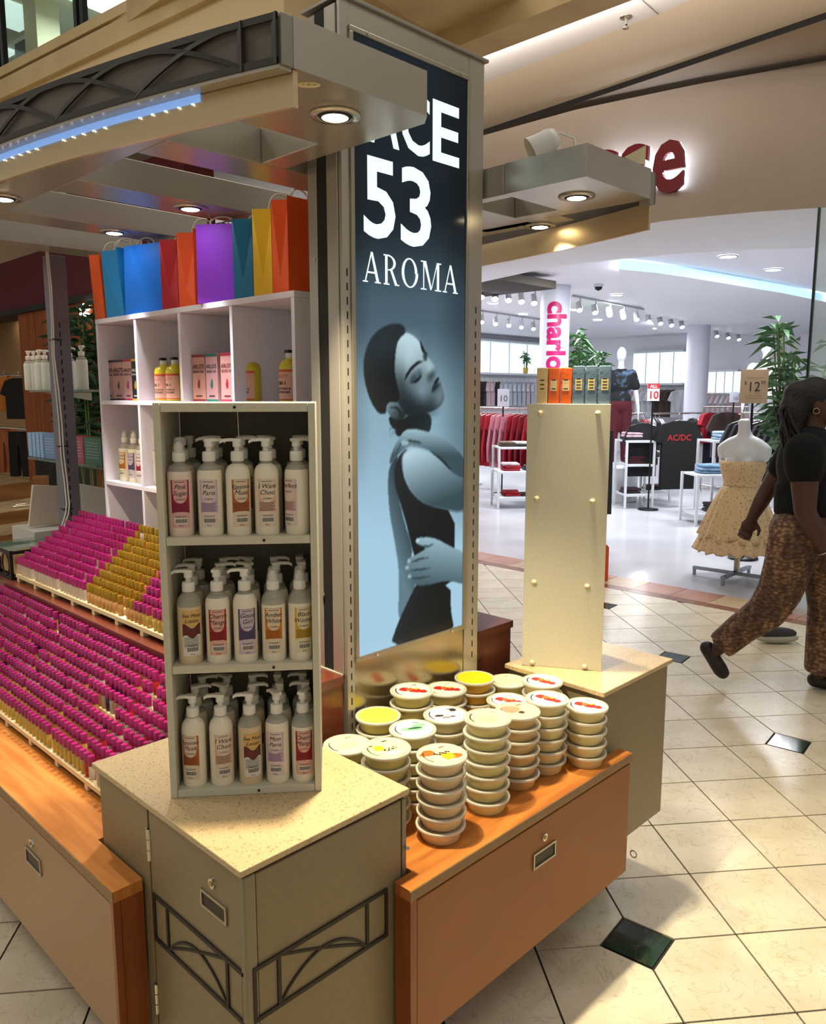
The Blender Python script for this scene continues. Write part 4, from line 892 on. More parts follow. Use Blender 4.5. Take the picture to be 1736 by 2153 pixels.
# ---------------------------------------------------------------- stepped trays of perfume bottles
m_tray=M('tray_cream','#dcc797',.5); m_mag=M('magenta_cap','#8e1356',.28,coat=.6,var=.14); m_gold=M('gold_cap','#b08a2c',.22,.75,var=.1)
OIL={'amber':M('oil_amber','#d9a860',.08,trans=.45,coat=.5),'clear':M('oil_clear','#e0d2bf',.08,trans=.5,coat=.5),'yellow':M('oil_yellow','#dcc055',.08,trans=.45,coat=.5),'red':M('oil_red','#c8321c',.08,trans=.4,coat=.5),'dark':M('oil_dark','#3b2a33',.1,trans=.3,coat=.5)}
BH=.0425; BRR=.0086
def pbody(m): 
    b=MB(); b.lathe([[(BRR*.9,0),(BRR,.002),(BRR,BH-.006),(BRR*.55,BH-.001)]],n=10); b.disc((0,0,0),BRR*.9,10,False); return b.mesh('perfume_bottle',m)
PBM={k:pbody(m) for k,m in OIL.items()}
def pcap(m): 
    b=MB(); b.lathe([[(BRR*1.03,BH-.004),(BRR*1.03,.0635),(BRR*.97,.0645)],[(BRR*.97,.0645),(0,.0645)]],n=12); return b.mesh('cap',m)
CAPM={'magenta':pcap(m_mag),'gold':pcap(m_gold)}
def tray(name,label,x0,dx,rise,nrow,z0,y0,y1,feet):
    t=thing(name,label,'tray',(x0,(y0+y1)/2,z0-.028))
    for r in range(nrow):
        MB().box(x0-dx/2+r*dx,y0,z0-.006+r*rise,x0+dx/2+r*dx-.0005,y1,z0+r*rise).build('step',m_tray,t)
        if r: MB().box(x0-dx/2+r*dx,y0,z0+(r-1)*rise+.0002,x0-dx/2+r*dx+.002,y1,z0-.0062+r*rise).build('step_riser',m_tray,t)
    MB().box(x0-dx/2-.003,y0,z0-.012,x0-dx/2-.0003,y1,z0+.001).build('front_lip',m_tray,t)
    k=0; y=y1-.01
    while y>y0: MB().box(x0-dx/2-.002,y-.02,z0-.028,x0-dx/2+.02,y,z0-.0125).build('foot',m_tray,t); y-=feet
    MB().box(x0+dx/2+(nrow-1)*dx-.012,y0,z0-.028,x0+dx/2+(nrow-1)*dx-.002,y1,z0-.0065+(nrow-1)*rise).build('rear_support',m_tray,t)
tray('bottle_tray','long cream stepped tray of magenta capped perfume bottles on the drawer cabinet',.80,.0244,.0212,10,.599,1.72,3.30,.19)
tray('bottle_tray','long cream stepped tray of magenta and gold capped perfume bottles on the mahogany platform',1.085,.0258,.0178,10,.8965,1.86,3.19,.165)
spots=[]
rnd=random.Random(3)
for trn,(x0,dx,rise,nrow,z0,y0,y1,grp) in enumerate(((.80,.0244,.0212,10,.599,1.74,3.28,10),(1.085,.0258,.0178,10,.8965,1.88,3.185,8))):
    for r in range(nrow):
        y=y1-(.004*r); k=0; sh=(r*2+trn)%3
        while y>y0:
            kind='magenta'
            if trn==1 and 2.235+.012*r<y<2.585+.008*r: kind='gold'
            qx,qy,_d=proj((x0+r*dx,y,z0+r*rise+.05)); gap=(rnd.random()<.012) or (trn==0 and 203<qx<240 and 1470<qy<1497)
            if not gap: spots.append((x0+r*dx+(rnd.random()-.5)*.002,y+(rnd.random()-.5)*.0015,z0+r*rise,kind,trn,r))
            k+=1; y-=.0262
            if (k+sh*2)%grp==0: y-=.012+.006*rnd.random()
def oil(trn,y,r,rn):
    if trn==1: return 'clear' if y>2.585 else ('amber' if y>2.2 else 'yellow')
    if y<1.98: return 'red' if rn<.35 else 'clear'
    return 'yellow' if r<3 else ('amber' if rn<.5 else ('dark' if rn>.9 else 'clear'))
vis=[];rest=[]
for s in spots:
    x,y,d=proj((s[0],s[1],s[2]+.05)); ok=-8<x<350 and not(x>190 and y>1655-(x-190)*.62)
    (vis if ok else rest).append((d,s))
vis.sort(key=lambda t:t[0]); cnt={'magenta':0,'gold':0}
for d,s in vis:
    x,y,z,kind,trn,r=s
    if cnt[kind]>=298: rest.append((d,s)); continue
    cnt[kind]+=1; ol=oil(trn,y,r,rnd.random())
    o=bpy.data.objects.new('perfume_bottle' if kind=='magenta' else 'gold_capped_bottle',PBM[ol]); COL.objects.link(o); o.location=(x,y,z+.0003)
    on={'amber':'amber','clear':'clear','yellow':'yellow','red':'red','dark':'dark'}[ol]
    tag(o,'tiny roll-on perfume bottle of %s oil with %s cap on the %s stepped tray'%(on,kind,('lower','upper')[trn]),'perfume bottle','%s capped perfume bottles'%kind)
    c=bpy.data.objects.new('cap',CAPM[kind]); COL.objects.link(c); c.parent=o
for trn in (0,1):
    b=MB(); ms=[m_mag,m_gold]+[OIL[k] for k in OIL]; ok=list(OIL)
    for d,s in rest:
        x,y,z,kind,tr,r=s
        if tr!=trn: continue
        b.mi=2+ok.index(oil(tr,y,r,rnd.random())); b.lathe([[(BRR,.0004),(BRR,BH-.003)]],(x,y,z),8); b.mi=0 if kind=='magenta' else 1; b.lathe([[(BRR*1.03,BH-.004),(BRR*1.03,.0645)],[(BRR*1.03,.0645),(0,.0645)]],(x,y,z),8)
    b.build('perfume_bottles',ms,label='rows of small capped perfume bottles filling the rest of the %s stepped tray'%('lower','upper')[trn],cat='perfume bottles',kind='stuff')
# ---------------------------------------------------------------- white cube shelf
m_shelfw=M('cube_white','#e4e0e6',.5)
cs=thing('cube_shelf','wide white cube shelf with grid of cells topped by coloured paper bags','shelf',(1.5,2.38,RZ))
SX0,SX1,SY0,SY1=1.35,1.64,1.772,2.993; ZL=(.94,1.245,1.55,1.855); t_=.015
MB().box(SX1-.004,SY0+.002,RZ+.001,SX1,SY1-.002,1.85).build('back_panel',m_shelfw,cs)
for y in (SY0,SY1-t_): MB().box(SX0,y,RZ+.001,SX1-.0045,y+t_,1.8395).build('side_panel',m_shelfw,cs,.0008)
MB().box(SX0-.001,SY0-.001,1.84,SX1,SY1+.001,1.857).build('top_board',m_shelfw,cs,.0008)
for z in ZL[:3]: MB().box(SX0,SY0+t_,z-t_/2,SX1-.0045,SY1-t_,z+t_/2).build('shelf_board',m_shelfw,cs,.0008)
cw=(SY1-SY0-t_)/4
for k in (1,2,3):
    for za,zb in ((.948,1.237),(1.253,1.542),(1.558,1.8395)): MB().box(SX0,SY0+k*cw,za,SX1-.0045,SY0+k*cw+t_,zb).build('divider',m_shelfw,cs,.0008)
MB().box(SX0+.01,SY0+.016,RZ+.001,SX0+.02,SY1-.016,.932).build('plinth_board',m_shelfw,cs)
c=P(224,692,X=SX1-.006); MB().cyl((SX1-.0042,c.y,c.z),(SX1-.007,c.y,c.z),.006,n=10).build('screw_cap',m_screw,cs)
# ---- hair oil cartons and two in one bottles
def carton(y0,y1,x,z,h,body,band,ink,label,grp='beard oil cartons in the cube shelf'):
    w_=abs(y0-y1); t=thing('beard_oil_carton',label,'carton',(x,(y0+y1)/2,z),-PI/2+.06,grp)
    MB().box(-w_/2,0,0,w_/2,.045,h).build('carton',M('carton_'+body.strip('#'),body,.45),t,.0008,loc=(0,0,0))
    b=MB(); ms=[M('print_'+band.strip('#'),band,.45),M('print_'+ink.strip('#'),ink,.5)]
    for a,c_ in ((.0,.05),(.94,1.0)): b.add([(-w_/2+.0004,-.0005,h*a+.0004),(w_/2-.0004,-.0005,h*a+.0004),(w_/2-.0004,-.0005,h*c_-.0004),(-w_/2+.0004,-.0005,h*c_-.0004)],[(0,1,2,3)])
    blob(b,0,0,.008,0,8,5); k=len(b.v)-8; b.v[k:]=[(p[0]*.6,-.0006,h*.36+p[1]*1.5) for p in b.v[k:]]
    b.mi=1; b.text("ARLO'S",lambda u,v:(u,-.0008,h*.70+v),w_*.27,bold=.02); b.text('BEARD OIL',lambda u,v:(u,-.0008,h*.61+v),w_*.17,bold=.02)
    b.add([(-w_*.25,-.0007,h*.10),(w_*.25,-.0007,h*.10),(w_*.25,-.0007,h*.13),(-w_*.25,-.0007,h*.13)],[(0,1,2,3)])
    b.build('print',ms,t,loc=(0,0,0))
zc=1.5576
for l,r,top,bd,bn,ik,lab in ((222,240,757,'#a98078','#1d1820','#2a1c1a','muted pink carton at the cell edge with black cap band'),(241,262,757,'#b58a80','#3a1220','#3c1a1c','pink carton with dark maroon band in the end cell'),(263,279,757,'#c0948a','#a01c38','#5c1420','pink carton with crimson band in the end cell'),(280,293,755,'#1c1b20','#d8a81c','#e6dcc0','black carton with yellow band beside the pink ones')):
    a=P(l,843,X=1.385).y; b_=P(r,843,X=1.385).y; carton(a,b_,1.385,zc,.150,bd,bn,ik,lab)
for l,r,bd,bn,ik,lab in ((382,408,'#1b1a1d','#d8a81c','#e6dcc0','black and yellow beard oil carton beside the two in one bottles'),(408,432,'#b98a7c','#7a2020','#4a1c1c','pink carton with brown red band in the middle cell'),(436,458,'#b98c8c','#156058','#1c2c2c','pink carton with green band in the middle cell'),(467,491,'#cf9a92','#a8203c','#5c1420','bright pink carton with crimson band by the cell divider')):
    a=P(l,848,X=1.385).y; b_=P(r,848,X=1.385).y; carton(a,b_,1.385,zc,.150,bd,bn,ik,lab)
def wash(px,lab):
    p=P(px,846,X=1.42); t=thing('beard_wash_bottle',lab,'bottle',(p.x,p.y,zc),-PI/2,'two in one wash bottles in the cube shelf')
    b=MB(); b.lathe([[(.030,0),(.034,.004),(.034,.100),(.030,.113),(.016,.122),(.013,.126)]],n=20); b.disc((0,0,0),.03,20,False); b.build('bottle',M('wash_yellow','#c9b81c',.2,coat=.4),t,loc=(0,0,0))
    b=MB(); b.lathe([[(.0135,.124),(.0135,.140)],[(.0135,.140),(.0,.140)]],n=14); p2=b.build('cap',MATS['lamp_white'],t,loc=(0,0,0)); MB().box(-.009,-.0138,.140,.009,.006,.149).build('flip_top',M('black_plastic','#17161a',.4),p2,loc=(0,0,0))
    b=MB(); ms=[M('print_c98d72','#d3a08c',.5),M('print_c4552e','#c4552e',.5),m_ink]; U_=.046; r_=.034
    b.mi=0; strip(b,.008,.092,-U_,U_,.0004,r_,12); b.mi=1; strip(b,.086,.093,-U_,U_,.0007,r_,12); strip(b,.006,.0095,-U_,U_,.0007,r_,12); b.text("ARLO'S",lambda u,v:cylp(u,v+.070,.0010,r_),.014); b.mi=2
    b.text('2 IN 1',lambda u,v:cylp(u,v+.050,.0010,r_),.014,bold=.03); b.text('BEARD WASH &',lambda u,v:cylp(u,v+.036,.0010,r_),.0085,bold=.02); b.text('CONDITIONER',lambda u,v:cylp(u,v+.026,.0010,r_),.0085,bold=.02)
    b.build('label',ms,t,loc=(0,0,0))
for px,lab in ((321,'yellow two in one wash bottle nearest the end cell divider'),(348,'yellow two in one wash bottle between two alike bottles'),(372,'yellow two in one wash bottle next to the black carton'),(527,'lone yellow two in one wash bottle in the wide bright cell'),(612,'two in one wash bottle half hidden by the shelf side')): wash(px,lab)
for px,kd,lab in ((243,'gold','white lotion bottle with yellow label in the lower cube cell'),(267,'amber white','white lotion bottle with orange label in the lower cube cell'),(286,'good girl','white lotion bottle with purple label in the lower cube cell'),(303,'red rose','white lotion bottle with pink label in the lower cube cell'),(323,'black woman','white lotion bottle with pale label by the rack in the lower cube cell')):
    p=P(px,1008+(px-243)*.22,X=1.40); lotion(kd,(p.x,p.y,1.253),-PI/2+.3,lab,0,True,.125,0,'lotion bottles in the cube shelf')
# ---------------------------------------------------------------- paper bags on top
m_hand=M('twisted_paper','#cfc6b4',.7)
def bag(p,rz,w_,g,h,col,label,open_=.5,lean=0,hr=.06):
    t=thing('paper_bag',label,'paper bag',(p.x,p.y,p.z),rz,'coloured paper bags on the cube shelf'); b=MB(); k=g*.42*open_; zt=h; m=g*.55
    # x = along broad face (0..w), y = gusset (-g/2..g/2)
    sh=lambda x,y,z:(x+lean*z,y*(1-.25*(z/h)*(1-open_)),z)
    A=[(0,-g/2,0),(0,g/2,0),(w_,g/2,0),(w_,-g/2,0)]; T=[(0,-g/2,h),(0,g/2,h),(w_,g/2,h),(w_,-g/2,h)]
    m0=(0.0,0,m); m1=(w_,0,m); tm0=(k,0,h); tm1=(w_-k,0,h)
    V=[sh(*q) for q in A+T+[m0,m1,tm0,tm1]]
    b.add(V,[(0,1,8)]); b.add(V,[(0,8,10,4)]); b.add(V,[(8,1,5,10)]); b.add(V,[(3,9,2)]); b.add(V,[(3,7,11,9)]); b.add(V,[(9,11,6,2)]); b.add(V,[(0,4,7,3)]); b.add(V,[(1,2,6,5)]); b.add(V,[(0,3,2,1)])
    # bottom fold crease on the broad face
    o=b.build('bag_body',M('paper_'+col.strip('#'),col,.55,bump=(18,.12)),t,loc=(0,0,0))
    for sy in (-1,1):
        pts=[]
        for i in range(13):
            a=PI*i/12; pts.append(sh(w_/2-.042*math.cos(a)*(1+.05*sy),sy*(g/2-.002)*(1-.25*(1-open_)),h-.004+hr*math.sin(a)**.8))
        MB().tube(pts,.0024,6).build('handle',m_hand,t,loc=(0,0,0))
def bagpx(lpx,rpx,ypx,h,col,label,w_=.2,rz=0,open_=1.0,lean=0,xf=1.357,hr=.06):
    a=P(lpx,ypx,X=xf); c=P(rpx,ypx,X=xf); g=abs(a.y-c.y); bag(Vector((xf,(a.y+c.y)/2,1.8575)),rz,w_,g,h,col,label,open_,lean,hr)
bagpx(200,221,664,.235,'#e05a0a','narrow orange paper bag at the outer end of the row',lean=-.05)
bagpx(224,262,660,.235,'#1284c4','blue paper bag leaning beside the big bright blue bag',lean=-.06,open_=.4)
q=P(262,655,X=1.37); bag(Vector((1.40,q.y-.03,1.8575)),-PI/2+.25,.205,.10,.235,'#1480f5','big bright blue paper bag turned broadside',.4,hr=.026)
bagpx(341,376,648,.225,'#b8061e','red paper bag between the blue and orange bags',hr=.034)
bagpx(377,411,642,.232,'#e8540c','orange paper bag between the red and purple bags')
q=P(413,638,X=1.37); bag(Vector((1.375,q.y-.035,1.8575)),-PI/2+.62,.165,.09,.235,'#9a3fe0','purple paper bag turned broadside',.4,hr=.026)
bagpx(492,533,620,.228,'#0c6f96','teal blue paper bag between the purple and yellow bags',hr=.03)
bagpx(534,573,614,.24,'#e8b90c','yellow paper bag beside the last orange bag')
bagpx(574,607,606,.25,'#e8560a','large orange paper bag at the post end of the row',w_=.22)
# ---------------------------------------------------------------- far post, cable, glass shelves
fp=thing('slotted_post','slotted grey metal kiosk post with cable ties beside the glass shelves','post',(1.333,3.293,RZ))
MB().box(1.30,3.26,RZ+.001,1.366,3.326,CZ-.001).build('post',M('lilac_metal','#75727a',.35,.5),fp,.003)
b=MB(); z=1.05
while z<1.85: b.box(1.3225,3.2594,z,1.3275,3.2605,z+.02); z+=.036
b.build('shelf_slots',m_dark,fp,kind='stuff')
Dp=proj((1.30,3.26,1.6))[2]-.004
path=[(98,523),(106,600),(110,680),(112,750),(120,820),(127,890),(131,955),(138,1010),(143,1060),(141,1080),(132,1108)]
cb=thing('white_cable','twin white power cable tied down the slotted post','cable',P(132,1108,D=Dp))
for dx in (-3.0,3.0): MB().tube([P(x+dx*(.6 if y<760 else 1),y,D=proj((1.30,3.26,P(x,y,D=3).z))[2]-.006) for x,y in path],.0028,6).build('wire',MATS['lamp_white'],cb)
for x,y in ((106,715),(127,940),(139,1077)):
    c=P(x,y,D=Dp); b=MB(); zz=c.z; b.tube([(1.298,3.30,zz),(1.298,3.258,zz),(1.288,3.248,zz),(1.30,3.256,zz+.002),(1.33,3.2575,zz)],.0028,5); b.build('cable_tie',m_black,cb)
m_gl=M('shelf_glass','#7f9a8c',.05,alpha=.38,coat=.5)
GSX=1.47
for z,lab in ((1.60,'upper glass shelf holding unlabelled white lotion bottles'),(1.275,'lower glass shelf holding small fragrance boxes')):
    g=thing('glass_shelf',lab,'glass shelf',(GSX+.12,3.6,z)); MB().box(GSX,3.02,z-.009,GSX+.25,4.02 if z>1.5 else 4.1,z).build('pane',m_gl,g)
    for y in (3.30,3.9): MB().prism([(GSX+.25,y,z-.011),(GSX+.02,y,z-.011),(GSX+.25,y,z-.05)],(0,.006,0)).build('bracket',m_alu,g)
MB().box(GSX+.252,3.02,RZ+.001,GSX+.27,4.3,1.118).build('counter_screen',M('screen_grey','#a9a59c',.6),label='pale grey low screen panel behind the glass shelves',cat='panel')
k=0
for px,kd,lab in ((63,0,'white lotion bottle at the outer end of the upper glass shelf'),(74,0,'second white lotion bottle on the upper glass shelf'),(85,0,'white lotion bottle with black nozzle gap on the upper glass shelf'),(97,0,'white lotion bottle partly behind the slotted post'),(136,0,'white lotion bottle just past the slotted post'),(149,0,'bluish lit white lotion bottle on the upper glass shelf'),(174,0,'shaded lotion bottle nearest the cube shelf on the glass')):
    p=P(px,802,X=GSX+.05+.02*(k%2)); lotion(None,(p.x,p.y,1.6005),-PI/2,lab,(PI/2+.6,1.2,0,2.2,.5,1.9,0)[k],False,.13,0,'white lotion bottles on the glass shelf'); k+=1
for px0_,px1_,col,lab in ((61,69,'#7fa8cc','pale blue fragrance box at the outer end of the lower glass shelf'),(70,77,'#7fa8cc','second pale blue fragrance box on the glass'),(78,85,'#7fa8cc','third pale blue fragrance box on the glass'),(86,93,'#7fa8cc','fourth pale blue fragrance box on the glass'),(94,118,'#5c7fa6','blue fragrance box turned flat beside the slotted post'),(149,177,'#a83a4a','red fragrance box on the lower glass shelf'),(178,214,'#2f6e4e','green fragrance box on the lower glass shelf')):
    a=P(px0_,968,X=GSX+.03);c=P(px1_,968,X=GSX+.03); t=thing('fragrance_box',lab,'box',(GSX+.05,(a.y+c.y)/2,1.2752),0,'boxes on the lower glass shelf')
    g=abs(a.y-c.y)/2; MB().box(-.02,-g+.001,0,.045,g-.001,.118).build('carton',M('carton_'+col.strip('#'),col,.35),t,.001,loc=(0,0,0))
    b=MB(); 
    for q in range(6): b.add([(-.0206,-g*.7,.03+q*.013),(-.0206,g*.7,.03+q*.013),(-.0206,g*.7,.032+q*.013),(-.0206,-g*.7,.032+q*.013)],[(0,3,2,1)])
    b.build('printed_lines',M('print_d8d8e0','#b9c4d4',.5),t,loc=(0,0,0))
# ---------------------------------------------------------------- shop lighting and ceiling fittings
m_lampw=M('shop_lamp','#ffffff',.4,emit=14,ecol='#f4f6ff')
m_trk=M('track_grey','#b9b9bd',.4,.2); m_tw=M('shop_white_metal','#d2d6da',.4,.2)
for k,(px,py) in enumerate(((1530,538),(1626,566),(1296,619),(1037,637),(1463,638),(1480,663),(1210,651),(1256,672),(1595,675),(1600,690),(1100,660),(1380,690))):
    c=P(px,py,z=3.118); t=thing('ceiling_light','round recessed white ceiling light in the clothing shop','ceiling light',c,0,'shop ceiling lights')
    MB().lathe([[(.11,0),(.11,-.012),(.092,-.014)]],c,18).build('trim_ring',m_tw,t); MB().lathe([[(.092,-.011),(0,-.013)]],c,18).build('diffuser',m_lampw,t)
for x,y,p in ((7.6,2.8,120),(8.8,5.4,150),(10.3,3.6,160),(12.2,7.4,190),(13.6,4.6,190),(16.4,8.6,220),(17.5,5.2,220),(11.5,10.5,190),(9.5,8.5,150)): lamp('shop_ceiling_lamp','AREA',(x,y,3.09),p*.70,(.95,.96,1),.7)
def track(a,b,n,lab):
    t=thing('track_light_rail',lab,'track light',a); MB().tube([a,b],.016,6).build('rail',m_trk,t)
    for k in range(n):
        c=a.lerp(b,(k+.5)/n); s=MB(); s.cyl(c,c+Vector((0,0,-.09)),.012,n=6).cyl(c+Vector((-.02,.02,-.09)),c+Vector((-.09,-.05,-.21)),.045,.05,n=10); h=s.build('spot_head',m_trk,t); MB().cyl(c+Vector((-.0902,-.0502,-.2102)),c+Vector((-.092,-.052,-.213)),.042,n=10).build('lamp_face',m_lampw,h)
track(P(1000,592,z=3.1),P(1138,610,z=3.1),5,'track light rail left of the lettered column')
track(P(1000,652,z=3.1),P(1135,672,z=3.1),5,'farther track light rail left of the lettered column')
track(P(1203,622,z=3.1),P(1445,668,z=3.1),9,'long track light rail between the two white columns')
track(P(1495,686,z=3.1),P(1640,711,z=3.1),7,'track light rail beyond the plain round column')
c=P(1258,598,z=3.118); t=thing('security_dome','small dark security camera dome on the shop ceiling','camera',c); MB().lathe([[(.07,0),(.07,-.03),(.055,-.035)]],c,16).build('base',m_tw,t); MB().lathe([[(.055,-.035),(.045,-.07),(.0,-.09)]],c,16).build('dome',m_black,t)
# columns
def column(px,pyt,wpx,lab):
    c=P(px,pyt,z=3.12); r=wpx/2*proj(c)[2]/F; t=thing('round_column',lab,'column',(c.x,c.y,0)); MB().lathe([[(r,.0),(r,3.118)]],(c.x,c.y,0),28).build('shaft',M('column_white','#dde0ea',.45),t); MB().lathe([[(r+.012,0),(r+.012,.12),(r,.122)]],(c.x,c.y,0),28).build('base_ring',m_tw,t); return t,c,r
t,c,r=column(1168,602,62,'white round column with vertical pink lettering in the clothing shop')
vd=Vector((-c.x,-c.y,0)).normalized(); sd=Vector((vd.y,-vd.x,0))*-1     # sd: to the right as seen from the walkway
ztop=P(1170,636,D=proj(c)[2]).z; zb=P(1170,776,D=proj(c)[2]).z; sc_=(ztop-zb)/2.45
b=MB()
def onc(u,v):
    s_=v-.30*sc_+.02; a=s_/r; return c*1.0+vd*((r+.006)*math.cos(a))+sd*((r+.006)*math.sin(a))+Vector((0,0,ztop-c.z-u))
b.text('charlotte',onc,sc_,align='LEFT',bold=.035,cuts=10); b.build('lettering',M('pink_vinyl','#c21a68',.4),t)
column(1470,674,47,'plain white round column in the middle of the clothing shop')
# wall bays with lit niches
m_nl=M('niche_glow','#e8f6fa',.5,emit=1.1,ecol='#e2f4fb')
def niche(a,b,z0,z1,lab,off):
    t=thing('wall_niche',lab,'display niche',((a.x+b.x)/2,(a.y+b.y)/2,z0)); d=(b-a); d.z=0; n=Vector((d.y,-d.x,0)).normalized(); n=n if n.dot(Vector((-1,-1,0)))>0 else -n
    q=[(a.x,a.y,z0),(b.x,b.y,z0),(b.x,b.y,z1),(a.x,a.y,z1)]; MB().prism([Vector(p)+n*.01 for p in q],n*.02).build('backlit_panel',m_nl,t)
    for k in range(5):
        p=a.lerp(b,k/4); MB().prism([(p.x,p.y,z0),(p.x,p.y,z1),(p.x+n.x*.06,p.y+n.y*.06,z1),(p.x+n.x*.06,p.y+n.y*.06,z0)],d.normalized()*.02).build('divider',m_tw,t)
    for z in (z0-.05,z1): MB().prism([Vector((a.x,a.y,z)),Vector((b.x,b.y,z)),Vector((b.x,b.y,z+.05)),Vector((a.x,a.y,z+.05))],n*.32).build('shelf',m_tw,t)
    MB().tube([Vector((a.x,a.y,z0-.25))+n*.25,Vector((b.x,b.y,z0-.25))+n*.25],.015,6).build('rail',m_chrome,t); return n
WY=13.49; WX=19.99
niche(P(985,760,Y=WY),P(1140,760,Y=WY),P(1060,785,Y=WY).z,P(1060,722,Y=WY).z,'bright backlit wall niche left of the lettered column',0)
niche(P(1330,790,X=WX),P(1445,800,X=WX),P(1390,806,X=WX).z,P(1390,742,X=WX).z,'bright backlit wall niche left of the plain column',0)
niche(P(1488,800,X=WX),P(1560,806,X=WX),P(1520,826,X=WX).z,P(1520,782,X=WX).z,'bright backlit wall niche right of the plain column',0)
# ---------------------------------------------------------------- clothes
SIL={'tee':[(.07,0),(.20,-.05),(.29,-.27),(.21,-.31),(.20,-.22),(.20,-1)],'hoodie':[(.07,0),(.19,-.05),(.26,-.5),(.25,-.78),(.19,-.78),(.20,-.25),(.20,-1)],'pants':[(.15,0),(.16,-.2),(.17,-1),(.04,-1),(.01,-.3)]}
GM={}
def garment(p,rz,col,h,lab,grp,kind='tee',w=1,th=.035,cat='garment',prt=None,name=None):
    t=thing(name or {'tee':'hanging_shirt','hoodie':'hanging_hoodie','pants':'hanging_trousers'}[kind],lab,cat,p,rz,grp); key=(kind,round(h,2),round(w,2),th,col)
    if key not in GM:
        s=SIL[kind]; pts=[(x*w,0,z*h if i not in(1,2,3,4) or kind=='pants' else z*min(1,h/.7)) for i,(x,z) in enumerate(s)]; pts=pts+[(-x,y,z) for x,y,z in pts[::-1]]
        b=MB(); b.prism([(x,-th/2,z) for x,y,z in pts],(0,th,0)); GM[key]=b.mesh('cloth',M('cloth_'+col.strip('#'),col,.85,noise=(9,'#%02x%02x%02x'%tuple(int(int(col[i:i+2],16)*.72) for i in(1,3,5)),.3,.7),stretch=(1,1,.15)))
    o=bpy.data.objects.new('cloth',GM[key]); COL.objects.link(o); o.parent=t
    m=o.modifiers.new('bevel','BEVEL'); m.width=.012; m.segments=2
    if kind!='pants' and 'hanger' not in GM:
        GM['hanger']=MB().tube([(-.17,0,-.045),(0,0,.0),(.17,0,-.045)],.006,5).tube([(0,0,0),(0,0,.05),(.02,0,.07),(.0,0,.09),(-.02,0,.075)],.003,5).mesh('hanger',m_chrome)
    if kind!='pants': o=bpy.data.objects.new('hanger',GM['hanger']); COL.objects.link(o); o.parent=t; o.location=(0,0,.012)
    if prt:
        b=MB(); b.text(prt[0],lambda u,v:(u,-th/2-.004,v+prt[3]),prt[2],bold=.02); b.build('print',M('print_'+prt[1].strip('#'),prt[1],.7),t,loc=(0,0,0))
    return t
def rack(a,b,z,lab,foot=.3):
    t=thing('clothes_rack',lab,'clothes rack',((a.x+b.x)/2,(a.y+b.y)/2,0)); A_=Vector((a.x,a.y,z));B_=Vector((b.x,b.y,z)); MB().tube([A_,B_],.014,8).build('rail',m_chrome,t); d=(B_-A_).normalized(); n=Vector((-d.y,d.x,0))
    for q in (A_,B_):
        MB().box(q.x-.014,q.y-.014,.012,q.x+.014,q.y+.014,z).build('post',m_chrome,t); f=MB(); f.tube([Vector((q.x,q.y,.014))-n*foot,Vector((q.x,q.y,.014))+n*foot],.013,6); f.build('foot',m_chrome,t)
FA=PI/4-.9   # facing of clothes turned towards the walkway
# red and pink hoodies
D0=12.8; a=P(985,868,D=D0+.9); b_=P(1135,874,D=D0-.7); zr=1.36; rack(a,b_,zr,'clothes rack of red and pink hoodies left of the turned rack')
cols=['#a80f26','#b5122b','#9c0e22','#b01128','#a50f25','#b8142c','#e08a9c','#e593a4','#e08a9c','#b01128','#a80f26','#8e0d20','#b5122b']
for k,c in enumerate(cols):
    p=a.lerp(b_,(k+.5)/len(cols)); garment((p.x,p.y,zr-.09),math.atan2(b_.y-a.y,b_.x-a.x)+PI/2-.55,c,.86,'%s hoodie hanging %s'%('pink' if c[1]=='e' else 'red',('deep in the red rack','next to pink hoodies on the rack','at the loose end of the red rack')[0 if k<4 else (1 if k<11 else 2)]),'hoodies on the red rack','hoodie',.95,.07)
# wall rails of pale clothes
for k in range(13):
    p=P(1010+k*9.3,803,Y=13.2); c=['#2c2426','#33292a','#e4ccd2','#dcc0c8','#2a2428','#d5d9e2','#d9dee8','#ccd6e4','#d6dde9','#cfd8e6','#d9dfe9','#e3d7dc','#dcdfe8'][k]
    garment((p.x,p.y,P(1060,803,Y=13.2).z),.5,c,.62,'%s blouse on the wall rail under the left bright niche'%('dark' if c<'#40' else ('pinkish' if c in('#e4ccd2','#dcc0c8','#e3d7dc') else 'pale blue white')),'blouses on the left wall rail','tee',.95,.08)
for k in range(8):
    p=P(1338+k*13,822,X=19.6); c=['#e3a9ae','#d9dbe2','#dfe2e8','#dfe2e8','#4a3a36','#5a4640','#4a3a36','#dfe2e8'][k]; garment((p.x,p.y,P(1390,820,X=19.6).z),-.6,c,.7,'%s blouse on the wall rail behind the black band tees'%('brown' if c in('#4a3a36','#5a4640') else 'pink' if c=='#e3a9ae' else 'white'),'blouses on the back wall rail','tee',1.1,.09)
for k in range(6):
    p=P(1492+k*11,826,X=19.6); garment((p.x,p.y,P(1520,828,X=19.6).z),-.6,['#d9a0a4','#ded6da','#e4c9cf','#e0dade','#dcdce2','#e4c9cf'][k],.6,'pastel blouse on the wall rail right of the plain column','blouses right of the column','tee',1.0,.09)
